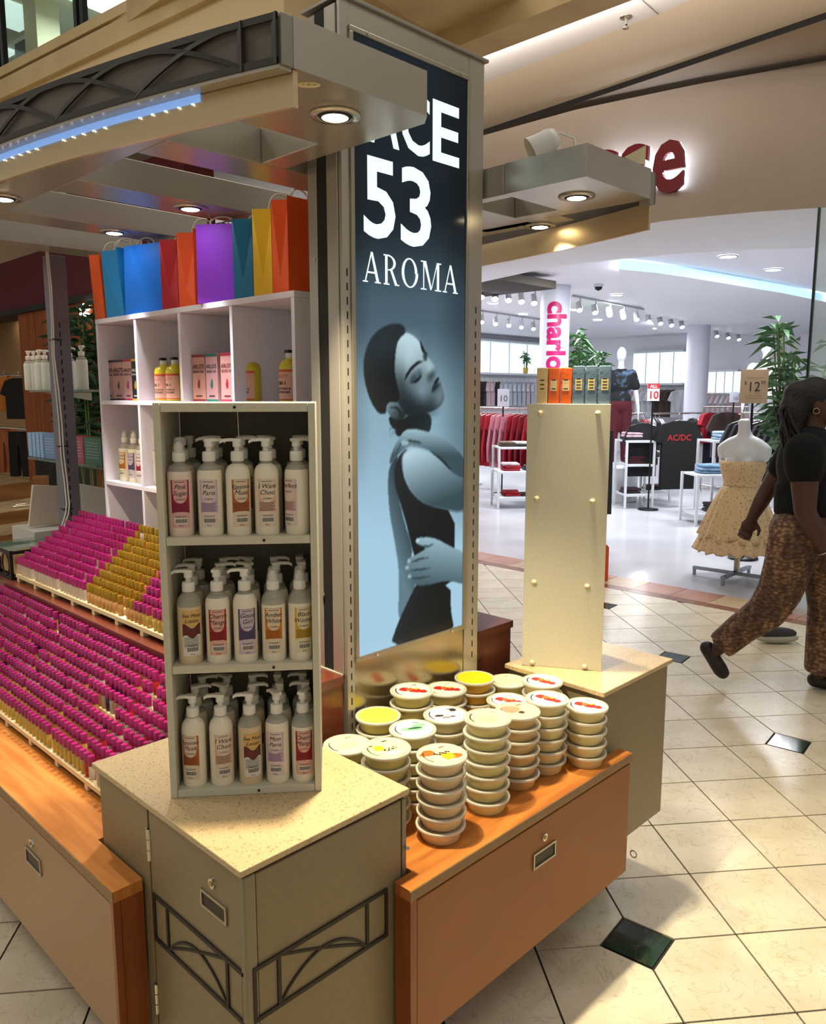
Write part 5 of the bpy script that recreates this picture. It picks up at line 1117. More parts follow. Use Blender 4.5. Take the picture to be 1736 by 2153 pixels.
# band tee rack
D1=12.6; a=P(1318,872,D=D1+.3); b_=P(1505,872,D=D1+.9); zr=1.27; rack(a,b_,zr,'crowded clothes rack with the black band tee facing the walkway')
seq=[('#18171a',1338),('#9c1a2c',1352),('#c9c4c4',1366),('#26242a',1376),('#dad7d6',1384),('#17171a',1455),('#e0dfdf',1466),('#1b1a22',1474),('#2c2050',1482),('#15151a',1490),('#e6e4e4',1496),('#1a1a1e',1502)]
for k,(c,px) in enumerate(seq):
    p=a.lerp(b_,(px-1318)/187); garment((p.x,p.y,zr-.09),math.atan2(b_.y-a.y,b_.x-a.x)+PI/2-.35,c,.74,'%s tee squeezed on the band tee rack'%({'#9c1a2c':'crimson','#2c2050':'purple','#c9c4c4':'grey','#dad7d6':'white','#e0dfdf':'white','#e6e4e4':'white'}.get(c,'black')),'tees on the band tee rack','tee',1,.07)
p=P(1352,880,D=11.1); garment((p.x,p.y,1.18),-.75,'#161619',.74,'plain black tee facing out left of the band tee','front tees','tee',1.0,.05)
p=P(1428,876,D=11.0); garment((p.x,p.y,1.22),-.62,'#0a0a0b',.95,'black band tee with red lettering facing the walkway',None,'tee',1.25,.06,prt=('AC/DC','#9c1f22',.115,-.27),name='band_tee')
p=P(1350,940,D=11.4); garment((p.x,p.y,.86),-.7,'#7c7a7a',.42,'grey skirt hanging below the plain black tee',None,'tee',.9,.05)
# brown knit on the right, black rack behind the woman
p=P(1528,862,D=12.6); garment((p.x,p.y,1.30),-.7,'#43302c',.72,'brown knit top with white tag hanging near the right price card',None,'tee',1.15,.06)
a=P(1480,850,D=13.2); b_=P(1580,852,D=13.0); rack(a,b_,1.38,'rear clothes rack with a brown knit top'); 
for k,c in enumerate(['#b01a2e','#1c1b1f','#c02038','#e2b9bf']): p=a.lerp(b_,.12+.25*k); garment((p.x,p.y,1.28),-.2,c,.5,'%s top on the rear brown knit rack'%{'#1c1b1f':'black','#e2b9bf':'pale pink'}.get(c,'bright red'),'tops on the rear rack','tee',.9,.08)
a=P(1560,868,D=9.9); b_=P(1680,872,D=9.0); rack(a,b_,1.36,'clothes rack of black tops beside the price board')
for k in range(8): p=a.lerp(b_,(k+.5)/8); garment((p.x,p.y,1.26),math.atan2(b_.y-a.y,b_.x-a.x)+PI/2-.3,'#19191c',.7,'black top on the rack beside the price board','black tops beside the price board','tee',1,.08)
p=P(1268,905,D=8.1); rack(p+RT*-.3,p+RT*.03,1.235,'short clothes stand with dark trousers behind the turned rack',.2); garment((p.x,p.y,1.22),-.85,'#23242b',.86,'dark trousers hanging in front of the band tee mannequin',None,'pants',.62,.06)
# ---------------------------------------------------------------- tables with folded clothes
def fold(p,rz,col,lab,grp,w=.24,d=.24,h=.0335):
    t=MB(); n=8
    t.box(-w/2,-d/2,0,w/2,d/2,h); jx=random.Random(lab+str(p)); t.v=[(x*(1+.10*(jx.random()-.5)),y*(1+.12*(jx.random()-.5)),z+(.005*(jx.random()-.5) if z>0 else 0)) for x,y,z in t.v]; o=t.build('folded_garment',M('cloth_'+col.strip('#'),col,.85,noise=(9,'#%02x%02x%02x'%tuple(int(int(col[i:i+2],16)*.72) for i in(1,3,5)),.3,.7)),None,h*.45,lab,'folded garment',grp,loc=tuple(p)); o.rotation_euler=(0,0,rz); return o
def table(c,rz,w,d,levels,lab):
    t=thing('display_table',lab,'table',(c.x,c.y,0),rz)
    for x in (-w/2,w/2-.03):
        for y in (-d/2,d/2-.03): MB().box(x,y,0,x+.03,y+.03,levels[-1]).build('leg',m_tw,t,.002,loc=(0,0,0))
    for z in levels: MB().box(-w/2+.0305,-d/2,z-.03,w/2-.0305,d/2,z-.002).build('shelf',m_tw,t,.002,loc=(0,0,0))
    return wm(t)
g=P(1050,1073,z=0); c=g+Vector((.52,.05,0)); m=table(c,-.7,.75,.5,(.16,.52),'low white table of red folded knits left of the turned rack')
for k,(x,z,col,lb_) in enumerate(((-.15,.52,'#a3162a','red'),(-.13,.556,'#a3162a','red'),(-.15,.592,'#e6bcc6','pale pink'),(.17,.52,'#1f4a58','teal'),(.18,.556,'#2a3a4a','navy'),(-.12,.16,'#b01428','scarlet'),(-.14,.197,'#a80f22','scarlet'),(.1,.16,'#2a2226','black'))): fold(m@Vector((x,0,z)),-.7+.2*math.sin(k*3),col,'%s folded knit on the low white table%s'%(lb_,' bottom shelf' if z<.3 else ''),'folded knits on the low white table')
c=g+Vector((1.0,.42,0)); m=table(c,-.7,.75,.5,(.82,),'taller white table nested behind the low table of red knits')
for k,(x,z,col,lb_) in enumerate(((-.2,.82,'#4a3a30','brown'),(-.19,.857,'#6a5a4c','taupe'),(-.02,.82,'#2a2a2a','black'),(-.0,.857,'#e0dcd8','white'))): fold(m@Vector((x,0,z)),-.7,col,'%s folded knit on the taller nested table'%lb_,'folded knits on the taller table')
g=P(1330,1062,z=0); m=table(g+Vector((-.12,-.06,0)),-.72,.42,.5,(.2,.62,.95),'tall white table of pink and maroon clothes beside the mannequin')
for k,(x,z,col,lb_) in enumerate(((-.05,.95,'#1d1b1f','black'),(-.05,.987,'#e4b8c2','pink'),(-.04,1.024,'#e8c4cc','pale pink'),(0,.62,'#5a1420','maroon'),(0,.657,'#5a1420','maroon'),(.02,.694,'#601722','maroon'),(-.05,.2,'#201c1e','black'),(-.03,.237,'#3a1a22','wine'))): fold(m@Vector((x,0,z)),-.7,col,'%s folded top on the tall white table'%lb_,'folded tops on the tall table')
m=table(g+Vector((.66,.20,0))+RT*.12,-.72,.42,.5,(.16,.68),'lower white table of dark clothes below the plain black tee')
for k,(x,z,col,lb_) in enumerate(((-.05,.68,'#2a2a2e','charcoal'),(-.05,.717,'#c9b9a4','beige'),(.0,.16,'#1d1b1e','black'),(.02,.197,'#3c1d26','wine'))): fold(m@Vector((x,0,z)),-.7,col,'%s folded top on the lower white table'%lb_,'folded tops on the lower table')
g=P(1443,1108,z=0); m=table(g+Vector((.50,-.02,0))+RT*.10,-.72,.72,.5,(.14,.62),'white table of folded blue jeans behind the floral dress')
for k,(x,z,col,lb_) in enumerate(((-.12,.62,'#5f7f9c','mid blue'),(-.12,.657,'#7d9cb8','light blue'),(-.10,.694,'#6a8fb4','blue'),(.18,.62,'#57738c','mid blue'),(.18,.657,'#8aa6bc','light blue'),(.0,.14,'#2f3338','charcoal'),(.01,.177,'#33373c','charcoal'),(.0,.214,'#2b2f34','charcoal'))): fold(m@Vector((x,0,z)),-.72+.15*math.sin(5*k),col,'%s folded jeans on the white jeans table%s'%(lb_,' lower shelf' if z<.3 else ''),'folded jeans on the jeans table',.25,.26)
m=table(g+Vector((.95,.33,0))+RT*.42,-.72,.72,.5,(.60,1.0),'higher white table of pale jeans behind the jeans table')
for k,(x,z,col,lb_) in enumerate(((-.1,1.0,'#8fb0cc','pale blue'),(-.1,1.037,'#9cbad2','pale blue'),(-.08,1.074,'#a9c4d8','faded blue'),(.2,1.0,'#e4e4e6','white'),(.2,1.037,'#dcdce0','white'),(0,.60,'#5c6066','grey'),(0,.637,'#6a6e74','grey'))): fold(m@Vector((x,0,z)),-.72+.15*math.sin(4*k),col,'%s folded jeans on the higher jeans table'%lb_,'folded jeans on the higher table',.25,.28)
# ---------------------------------------------------------------- price cards
def card(px0_,py0_,px1_,py1_,D,col,lab,pr,frame='#9a9aa0',pole=True,top=None):
    a=P(px0_,py0_,D=D);c_=P(px1_,py1_,D=D); w_=((c_-a).xy).length; h_=a.z-c_.z; mid=(a+c_)/2; rz=-YAW; t=thing('price_sign',lab,'price sign',(mid.x,mid.y,0),rz)
    MB().box(-w_/2,0,c_.z,w_/2,.012,a.z).build('card',M('card_'+col.strip('#'),col,.6),t,.001,loc=(0,0,0))
    if top: MB().add([(-w_/2,-.002,a.z-h_*.28),(w_/2,-.002,a.z-h_*.28),(w_/2,-.002,a.z),(-w_/2,-.002,a.z)],[(0,1,2,3)]).build('header',M('print_'+top.strip('#'),top,.6),t,loc=(0,0,0))
    for s,x,z,sz,cl,bd in pr: b=MB(); b.text(s,lambda u,v:(u+x*w_,-.004,v+c_.z+z*h_),sz*h_,bold=bd); b.build('figures',M('print_'+cl.strip('#'),cl,.6),t,loc=(0,0,0))
    if pole: MB().cyl((0,.02,0),(0,.02,c_.z+.1*h_),.012,n=8).build('pole',m_black,t,loc=(0,0,0)); MB().lathe([[(0,.0),(.14,0),(.14,.012),(0,.014)]],(0,.02,0),18).build('base',m_black,t,loc=(0,0,0))
    return t
t=card(1557,777,1614,848,7.5,'#a58c6c','kraft brown price board reading twelve dollars behind the dress form',[('12',-.02,.36,.40,'#2a241c',0),('$',-.33,.56,.14,'#2a241c',0),('99',.31,.56,.15,'#2a241c',0)])
m=[M('print_6e5c44','#6e5c44',.6)]
D_=7.5
for z in (.75,.22,.14): 
    a=P(1557,777,D=D_);c_=P(1614,848,D=D_); h_=a.z-c_.z; w_=(c_-a).xy.length; b=MB(); b.add([(-w_*.3,-.003,c_.z+z*h_),(w_*.3,-.003,c_.z+z*h_),(w_*.3,-.003,c_.z+(z+.012)*h_),(-w_*.3,-.003,c_.z+(z+.012)*h_)],[(0,1,2,3)]); b.build('small_print',m,t,loc=(0,0,0))
card(1361,807,1386,843,10.8,'#cfc9cc','white and red price card reading all ten above the band tees',[('10',0,.14,.62,'#b01c2c',.02),('ALL',0,.77,.26,'#e6dadc',.02)],top='#b01c2c')
card(1046,818,1070,855,12.6,'#b4b6be','grey price card reading ten among the pale blouses',[('10',0,.3,.5,'#33343a',0)])
card(1534,824,1553,846,12.0,'#c6c9d4','pale price card reading ten beside the kraft board',[('10',.1,.2,.5,'#6c7484',0)])
# ---------------------------------------------------------------- storefront glass and sign letters
g=P(1723,500,z=2.2); t=thing('storefront_glass','tall glass pane with dark edge at the shop entrance','glass pane',(g.x,g.y,0)); gx_,gy_=P(1710,650,X=5.95).x,P(1710,650,X=5.95).y
MB().box(5.94,gy_-1.6,.01,5.955,gy_,2.83).build('pane',M('tint_glass','#bfd8d6',.03,alpha=.30),t); MB().box(5.935,gy_,.0,5.96,gy_+.014,2.83).build('edge_trim',M('edge_green','#12231f',.3),t)
def wallx(y,z):
    i=min(range(25),key=lambda k:abs(tp[k].y-y)); j=min(range(25),key=lambda k:abs(bt[k].y-y)); u=(z-BOTZ)/(TOPZ-BOTZ); return bt[j].x*(1-u)+tp[i].x*u
m_mar=M('maroon_acrylic','#7a1420',.35); m_halo=M('halo_led','#ffffff',.5,emit=9,ecol='#cfe0ff')
def sign_letter(ch,pl,pr_,pt,pb,lab):
    X0=wallx(P((pl+pr_)/2,(pt+pb)/2,X=5.75).y,3.25)-.09; a=P(pl,pt,X=X0);c_=P(pr_,pb,X=X0); vs,fs=text_mesh(ch,'LEFT',0,.02); ax=[v[0] for v in vs];az=[v[1] for v in vs]
    f=lambda v:(a.y+(v[0]-min(ax))/(max(ax)-min(ax))*(c_.y-a.y),c_.z+(v[1]-min(az))/(max(az)-min(az))*(a.z-c_.z))
    t=thing('sign_letter',lab,'sign letter',(X0,(a.y+c_.y)/2,c_.z)); q=[f(v) for v in vs]
    b=MB(); b.add([(X0,y,z) for y,z in q],fs)
    ed={}
    for fc_ in fs:
        for i in range(len(fc_)): e=(fc_[i],fc_[(i+1)%len(fc_)]); k=tuple(sorted(e)); ed.setdefault(k,[]).append(e)
    for k,es in ed.items():
        if len(es)==1: i,j=es[0]; b.add([(X0,)+q[j],(X0,)+q[i],(X0+.035,)+q[i],(X0+.035,)+q[j]],[(0,1,2,3)])
    b.build('letter_face',m_mar,t); b=MB(); b.add([(X0+.045,y,z) for y,z in q],[fc_[::-1] for fc_ in fs]); b.add([(X0+.036,y,z) for y,z in q],fs); b.build('halo_light',m_halo,t)
sign_letter('e',1374,1435,301,400,'maroon halo lit letter e on the shop fascia')
sign_letter('s',1304,1362,310,412,'maroon halo lit letter s partly hidden behind the canopy')
sign_letter('s',1240,1296,322,426,'maroon halo lit letter s wholly behind the canopy slab')
# cream wedge block on the right canopy
q=P(1330,345,D=2.2); MB().prism([P(1312,330,D=2.22),P(1358,305,D=2.20),P(1356,346,D=2.20),P(1340,344,D=2.21)],FW*.08).build('cream_block',M('cream_card','#c9bd96',.6),label='cream cardboard wedge lying on the right canopy',cat='block')
# ---------------------------------------------------------------- plants
def leafy(c,h,rad,n,lab,name,col='#3f6e3a',pot='#8a8a86',nst=5,ll=.16,z0=0,shape=0):
    t=thing(name,lab,'plant',(c.x,c.y,z0)); rnd=random.Random(lab); b=MB()
    tips=[]
    for k in range(nst):
        a=rnd.random()*6.28; tip=Vector((c.x+math.cos(a)*rad*.5,c.y+math.sin(a)*rad*.5,z0+h*(.75+.25*rnd.random()))); base=Vector((c.x+math.cos(a)*.04,c.y+math.sin(a)*.04,z0+.2*min(1,h))); b.tube([base,base.lerp(tip,.5)+Vector((0,0,.05)),tip],.008,5); tips.append((base,tip))
    b.build('stems',M('stem_green','#5a6a3a',.7),t,kind='stuff'); b=MB()
    for k in range(n):
        ba,ti=tips[k%nst]; p=ba.lerp(ti,.42+.6*rnd.random()**.8); a=rnd.random()*6.28; el=rnd.random()*1.2-.45; d=Vector((math.cos(a)*math.cos(el),math.sin(a)*math.cos(el),math.sin(el))); s=d.cross(Vector((0,0,1))).normalized()*ll*.11; L_=ll*(.6+.7*rnd.random()); m_=p+d*L_*.45+Vector((0,0,.01)); e=p+d*L_-Vector((0,0,L_*.25))
        b.add([p,m_-s,e,m_+s],[(0,1,2),(0,2,3)])
    b.build('leaves',M('leaf_'+col.strip('#'),col,.5,var=.0,noise=(6,'#27492a',.3,.7)),t,kind='stuff')
    MB().lathe([[(0,0),(.10*min(1,h),0),(.13*min(1,h),.25*min(1,h)),(.115*min(1,h),.25*min(1,h)),(0,.22*min(1,h))]],(c.x,c.y,z0),16).build('pot',M('pot_'+pot.strip('#'),pot,.5),t)
leafy(Vector((P(1680,800,D=7.6).x,P(1680,800,D=7.6).y,0)),2.3,.5,250,'tall bamboo plant beside the shop entrance glass','bamboo_plant','#6d9468',nst=11,ll=.24)
leafy(Vector((P(1228,770,D=14.2).x,P(1228,770,D=14.2).y,0)),2.75,.7,330,'tall bamboo plant right of the lettered column','bamboo_plant','#5c8a58',nst=11,ll=.28)
c=P(1098,786,Y=13.3); leafy(Vector((c.x,c.y-.10,0)),.6,.08,60,'small palm in a yellow pot on the niche shelf','potted_palm','#5fae5a','#d8b04a',6,.15,z0=P(1060,785,Y=WY).z+.002)
c=P(1269,783,D=17); leafy(Vector((c.x,c.y,0)),c.z+.25,.2,160,'small clipped green shrub behind the mannequin','clipped_shrub','#4f8a48',nst=4,ll=.2)
# ---------------------------------------------------------------- fused organic shapes
def blobs(b,pts,n=14,ends=True):
    """chain of (point,radius[,radius2]) spheres joined by cones; later fused by a voxel remesh"""
    for k,q in enumerate(pts):
        p=Vector(q[0]); r=q[1]; sp=[(r*math.sin(PI*i/6),-r*math.cos(PI*i/6)) for i in range(7)]; b.lathe([sp],p,n)
        if k: a=Vector(pts[k-1][0]); b.cyl(a,p,pts[k-1][1],r,n)
def ellip(b,c,rx,ry,rz,ax=None,n=16,m=10):
    ax=ax or (Vector((1,0,0)),Vector((0,1,0)),Vector((0,0,1))); c=Vector(c); vs=[]
    for j in range(m+1):
        t=PI*j/m
        for i in range(n): a=2*PI*i/n; vs.append(c+ax[0]*(rx*math.sin(t)*math.cos(a))+ax[1]*(ry*math.sin(t)*math.sin(a))-ax[2]*(rz*math.cos(t)))
    b.add(vs,[(j*n+i,j*n+(i+1)%n,(j+1)*n+(i+1)%n,(j+1)*n+i) for j in range(m) for i in range(n)],True)
def fuse(b,name,mat,parent,vox=.014,it=4,label=None):
    o=b.build(name,mat,parent); m=o.modifiers.new('fuse','REMESH'); m.mode='VOXEL'; m.voxel_size=vox; m.use_smooth_shade=True
    s=o.modifiers.new('soft','SMOOTH'); s.iterations=it; s.factor=.5
    if label: o['label']=label
    return o
# ---------------------------------------------------------------- mannequins
m_man=M('mannequin_white','#d9dde0',.3)
def body_frame(c,face): f=Vector((math.cos(face),math.sin(face),0)); return f,Vector((-f.y,f.x,0))
def mannequin(c,face,z0,lab,tee,pants,head=True,k=1.0,art=False):
    f,s=body_frame(c,face); t=thing('mannequin',lab,'mannequin',(c.x,c.y,0)); U=Vector((0,0,1)); q=lambda a,b_,z:Vector((c.x,c.y,z0))+f*a*k+s*b_*k+U*z*k
    b=MB(); ax=(f,s,U)
    ellip(b,q(0,0,1.66),.085*k,.072*k,.115*k,ax); blobs(b,[(q(0,0,1.56),.042*k),(q(-.01,0,1.44),.052*k)])
    ellip(b,q(0,0,1.28),.105*k,.17*k,.19*k,ax); ellip(b,q(0,0,1.06),.085*k,.125*k,.16*k,ax); ellip(b,q(0,0,.93),.11*k,.165*k,.14*k,ax)
    for sg in (-1,1):
        blobs(b,[(q(0,sg*.18,1.38),.055*k),(q(-.03,sg*.23,1.12),.04*k),(q(.02,sg*.26,.90),.028*k),(q(.03,sg*.265,.80),.024*k)]); 
        for d in (-.014,0,.014): blobs(b,[(q(.03+d,sg*.268,.79),.011*k),(q(.035+d,sg*.268,.70),.008*k)],8)
        blobs(b,[(q(0,sg*.085,.88),.088*k),(q(.01,sg*.09,.48),.058*k),(q(-.01,sg*.095,.10),.036*k),(q(.0,sg*.095,.05),.038*k),(q(.12,sg*.1,.03),.028*k)])
    fuse(b,'body',m_man,t,.016)
    if tee:
        b=MB(); ellip(b,q(0,0,1.27),.125*k,.195*k,.20*k,ax); ellip(b,q(0,0,1.02),.112*k,.165*k,.20*k,ax)
        for sg in (-1,1): blobs(b,[(q(0,sg*.16,1.38),.07*k),(q(-.02,sg*.22,1.20),.068*k)])
        fuse(b,'tee',tee,t,.014)
    if pants:
        b=MB(); ellip(b,q(0,0,.92),.125*k,.18*k,.14*k,ax)
        for sg in (-1,1): blobs(b,[(q(0,sg*.085,.86),.10*k),(q(.01,sg*.09,.48),.075*k),(q(0,sg*.095,.12),.06*k)])
        fuse(b,'trousers',pants,t,.016)
    if z0>.02: MB().lathe([[(0,0),(.3,0),(.3,z0),(0,z0)]],(c.x,c.y,0),24,False).build('podium',m_tw,t)
    return t
m_blue=M('wolf_print_tee','#14161b',.8,noise=(7,'#5f7f9c',.30,.46))
c=P(1301,900,D=11.9); mannequin(Vector((c.x,c.y,0)),math.atan2(-c.y,-c.x)+.15,.50,'white mannequin in dark printed tee and maroon trousers on a podium',m_blue,M('maroon_cloth','#4a0f18',.85))
c=P(1600,900,D=11.4); mannequin(Vector((c.x,c.y,0)),math.atan2(-c.y,-c.x),.58,'white mannequin in a white top behind the kraft price board',M('white_top','#d8d8da',.8),M('grey_cloth','#8a8a90',.85))
# ---------------------------------------------------------------- dress form
c=P(1560,1000,D=6.75); c=Vector((c.x,c.y,0)); face=math.atan2(-c.y,-c.x)-.35; f,s=body_frame(c,face); U=Vector((0,0,1)); q=lambda a,b_,z:c+f*a+s*b_+U*z; ax=(f,s,U)
t=thing('dress_form','armless white dress form on a steel stand wearing a floral dress','dress form',(c.x,c.y,0))
b=MB(); b.cyl(q(.0,0,1.20),q(.03,0,1.375),.052,.047,18); ellip(b,q(0,0,1.06),.105,.17,.17,ax); ellip(b,q(0,0,.86),.095,.125,.2,ax)
blobs(b,[(q(0,0,1.24),.062),(q(0,0,1.17),.085)])
for sg in (-1,1): blobs(b,[(q(0,0,1.20),.065),(q(-.005,sg*.10,1.155),.068),(q(-.005,sg*.165,1.115),.062)]); ellip(b,q(-.005,sg*.165,1.09),.058,.056,.075,ax); ellip(b,q(.075,sg*.07,1.0),.05,.062,.065,ax)
fuse(b,'torso',m_man,t,.013)
m_flor=M('floral_cloth','#d2ab76',.85)
nt=m_flor.node_tree; N=nt.nodes; L=nt.links; v=N.new('ShaderNodeTexVoronoi'); v.inputs['Scale'].default_value=44; tc=N.new('ShaderNodeTexCoord'); L.new(tc.outputs['Object'],v.inputs[0]); r=N.new('ShaderNodeValToRGB'); e=r.color_ramp.elements; e[0].position=.12; e[0].color=lin('#94684a')+(1,); e[1].position=.3; e[1].color=lin('#d6bb90')+(1,); x=e.new(.2); x.color=lin('#b58a64')+(1,)
L.new(v.outputs['Distance'],r.inputs[0]); L.new(r.outputs[0],N['Principled BSDF'].inputs['Base Color'])
def skirt(zt,zb,rt,rb,amp,nf,name,cx=0,cut=0):
    b=MB(); n=72; m_=10; vs=[]
    for j in range(m_+1):
        u=j/m_
        for i in range(n):
            a=2*PI*i/n; w_=amp*u*math.sin(nf*a+.6*math.sin(3*a)); z=zt+(zb(a)-zt)*u; R_=(rt+(rb-rt)*u**.8)+w_; vs.append(q(R_*.8*math.cos(a),R_*math.sin(a),z))
    b.add(vs,[(j*n+i,j*n+(i+1)%n,(j+1)*n+(i+1)%n,(j+1)*n+i) for j in range(m_) for i in range(n)],True); o=b.build(name,m_flor,t); so=o.modifiers.new('t','SOLIDIFY'); so.thickness=.004; return o
b=MB(); n=36; vs=[]
for z,rr in ((1.03,.165),(1.0,.172),(.95,.168),(.88,.145),(.83,.135),(.80,.138)):
    for i in range(n): a=2*PI*i/n; vs.append(q((rr*.70+.012)*math.cos(a)+(.05 if z>.93 else 0)*max(0,math.cos(a))**2,(rr+.012)*math.sin(a),z))
b.add(vs,[(j*n+i,(j)*n+(i+1)%n,(j+1)*n+(i+1)%n,(j+1)*n+i) for j in range(5) for i in range(n)],True); o=b.build('bodice',m_flor,t); so=o.modifiers.new('t','SOLIDIFY'); so.thickness=.004
skirt(.81,lambda a:.36+.02*math.sin(9*a),.145,.33,.026,19,'skirt'); skirt(.42,lambda a:.26-.02*math.cos(a+.8)+.012*math.sin(17*a),.29,.36,.026,23,'ruffle')
MB().box(-.018,-.018,.05,.018,.018,.88).build('pole',M('tan_steel','#a99f8a',.3,.6),t,loc=(0,0,0)); 
for a0,a1 in ((s*-.36+f*.05,s*.36+f*.05),(f*-.3,f*.3)):
    p0=c+a0+U*.05;p1=c+a1+U*.05; b=MB(); d=(p1-p0).normalized(); w_=Vector((-d.y,d.x,0))*.018; b.prism([p0-w_,p1-w_,p1+w_,p0+w_],(0,0,.025)); b.build('base_bar',M('steel_grey','#8f979b',.3,.7),t)
for p in (s*-.35+f*.05,s*.35+f*.05,f*-.29,f*.29): MB().cyl(c+p+U*.0,c+p+U*.052,.016,n=8).build('foot',MATS['steel_grey'],t)
# ---------------------------------------------------------------- the walking woman
hd=Vector((.32,-.947,0)).normalized(); rr=Vector((hd.y,-hd.x,0)); C0=Vector((4.36,1.47,0))
def S(px,py,off=0):
    d=RT*((px-868)/F)-UP*((py-1076.5)/F)+FW; t_=((C0+rr*off-CAM).dot(rr))/d.dot(rr); return CAM+d*t_
m_skin=M('brown_skin','#4e3022',.5,noise=(4,'#452a1a',.3,.7))
w=thing('person','woman walking in a black tee and brown snake print trousers','person',(C0.x,C0.y,0))
b=MB(); ax=(hd,rr,U)
hc=S(1722,845,0)
ellip(b,hc,.098,.076,.118,ax); ellip(b,hc+hd*.035-U*.055,.066,.058,.065,ax); blobs(b,[(hc+hd*.100+U*.012,.012),(hc+hd*.118-U*.018,.016)],8); ellip(b,hc+hd*.098-U*.062,.014,.028,.012,ax); ellip(b,hc+hd*.085-U*.10,.022,.028,.02,ax)
for sg in (-1,1): ellip(b,hc-hd*.012+rr*sg*.076-U*.012,.020,.009,.032,ax)
nk=S(1706,918,0); ch=S(1700,985,0); wa=S(1700,1060,0); pv=S(1694,1105,0)
blobs(b,[(hc-U*.08-hd*.02,.056),(nk,.060)]); ellip(b,ch,.13,.19,.20,ax); ellip(b,wa,.12,.165,.16,ax); ellip(b,pv,.15,.19,.15,ax)
# near (right) arm, forward; far (left) arm, swung back
rs_=S(1690,950,.19); re_=S(1692,1078,.23); rw_=S(1742,1168,.20)
blobs(b,[(rs_,.078),(rs_.lerp(re_,.5),.066),(re_,.052),(re_.lerp(rw_,.35),.052),(rw_,.034)])
ls=S(1672,948,-.19); le=S(1612,1032,-.22); lw_=S(1580,1090,-.20)
blobs(b,[(ls,.072),(ls.lerp(le,.5),.060),(le,.047),(le.lerp(lw_,.4),.044),(lw_,.030)])
def hand(wr,dr,side,curl=.9,k=1.0):
    """palm, four fingers with two knuckle bends, thumb from the side of the palm"""
    dr=dr.normalized(); nrm_=side.normalized(); nrm_=(nrm_-dr*nrm_.dot(dr)).normalized(); acr=dr.cross(nrm_)
    pc=wr+dr*.045*k; ellip(b,pc,.050*k,.020*k,.040*k,(dr,nrm_,acr))
    for i,L_ in enumerate((.060,.068,.064,.050)):
        o=wr+dr*.082*k+acr*(.028-.019*i)*k; d1=(dr*math.cos(curl*.5)-nrm_*math.sin(curl*.5)); d2=(dr*math.cos(curl*1.4)-nrm_*math.sin(curl*1.4)); p1=o+d1*L_*.5*k; p2=p1+d2*L_*.5*k
        blobs(b,[(o,.0105*k),(p1,.0098*k),(p2,.0085*k)],8)
    o=wr+dr*.022*k+acr*.034*k; p1=o+(dr*.6+acr*.7-nrm_*.3).normalized()*.034*k; p2=p1+(dr*.95-nrm_*.35+acr*.1).normalized()*.030*k; blobs(b,[(o,.013*k),(p1,.011*k),(p2,.009*k)],8)
hand(lw_,S(1566,1122,-.20)-lw_,rr*-1,1.2,1.05); hand(rw_,S(1762,1205,.2)-rw_,rr,.7,1.05)
# legs: near (right) trailing on its toe, far (left) planted
hipR=S(1676,1112,.09); kneeR=S(1622,1272,.10); ankR=S(1498,1372,.10); toeR=S(1524,1424,.10)
hipL=S(1716,1112,-.09); kneeL=S(1740,1270,-.09); ankL=S(1720,1425,-.09); 
blobs(b,[(hipR,.10),(hipR.lerp(kneeR,.5),.085),(kneeR,.062),(kneeR.lerp(ankR,.4),.058),(ankR,.036)]); blobs(b,[(hipL,.10),(kneeL,.062),(kneeL.lerp(ankL,.4),.058),(ankL,.038)])
fuse(b,'body',m_skin,w,.0095,3)
# eyes
for sg in (-1,1):
    e=hc+hd*.088+rr*sg*.033+U*.012; bb=MB(); ellip(bb,e,.010,.013,.009,ax,10,6); o=bb.build('eye',M('eye_white','#c9c2b8',.3),w); bb=MB(); ellip(bb,e+hd*.006,.005,.006,.006,ax,8,6); bb.build('iris',M('iris_dark','#120c08',.2),o)
    bb=MB(); bb.tube([e+U*.022-rr*sg*.014,e+U*.027+hd*.004,e+U*.02+rr*sg*.016-hd*.006],.0035,6); bb.build('eyebrow',M('brow','#120d0b',.8),w)
bb=MB(); ellip(bb,hc+hd*.110-U*.062,.006,.026,.007,ax); bb.build('lips',M('lip','#4a2420',.4),w)
# black tee
b=MB(); ellip(b,S(1698,975,0),.155,.215,.205,ax); ellip(b,S(1699,1045,0),.148,.20,.15,ax)
b.cyl(S(1699,1015,0),S(1699,1080,0),.165,.168,20)
blobs(b,[(rs_+U*.0,.098),(rs_.lerp(re_,.30),.092)]); blobs(b,[(ls,.092),(ls.lerp(le,.42),.082)]); blobs(b,[(nk-U*.045,.075)])
fuse(b,'tee',M('black_tee','#07080a',1),w,.013,5)
# snake print trousers
m_snk=M('snake_print','#8a6a4c',.7)
nt=m_snk.node_tree; N=nt.nodes; L=nt.links; tc=N.new('ShaderNodeTexCoord'); mp=N.new('ShaderNodeMapping'); mp.inputs['Scale'].default_value=(1,1,1.9); L.new(tc.outputs['Object'],mp.inputs[0]); v=N.new('ShaderNodeTexVoronoi'); v.inputs['Scale'].default_value=38; L.new(mp.outputs[0],v.inputs[0])
n2=N.new('ShaderNodeTexNoise'); n2.inputs['Scale'].default_value=7; mp2=N.new('ShaderNodeMapping'); mp2.inputs['Scale'].default_value=(2.6,2.6,.45); L.new(tc.outputs['Object'],mp2.inputs[0]); L.new(mp2.outputs[0],n2.inputs[0])
r1=N.new('ShaderNodeValToRGB'); e=r1.color_ramp.elements; e[0].position=.0; e[0].color=lin('#b08a66')+(1,); e[1].position=.7; e[1].color=lin('#5a3c2a')+(1,); L.new(v.outputs['Distance'],r1.inputs[0])
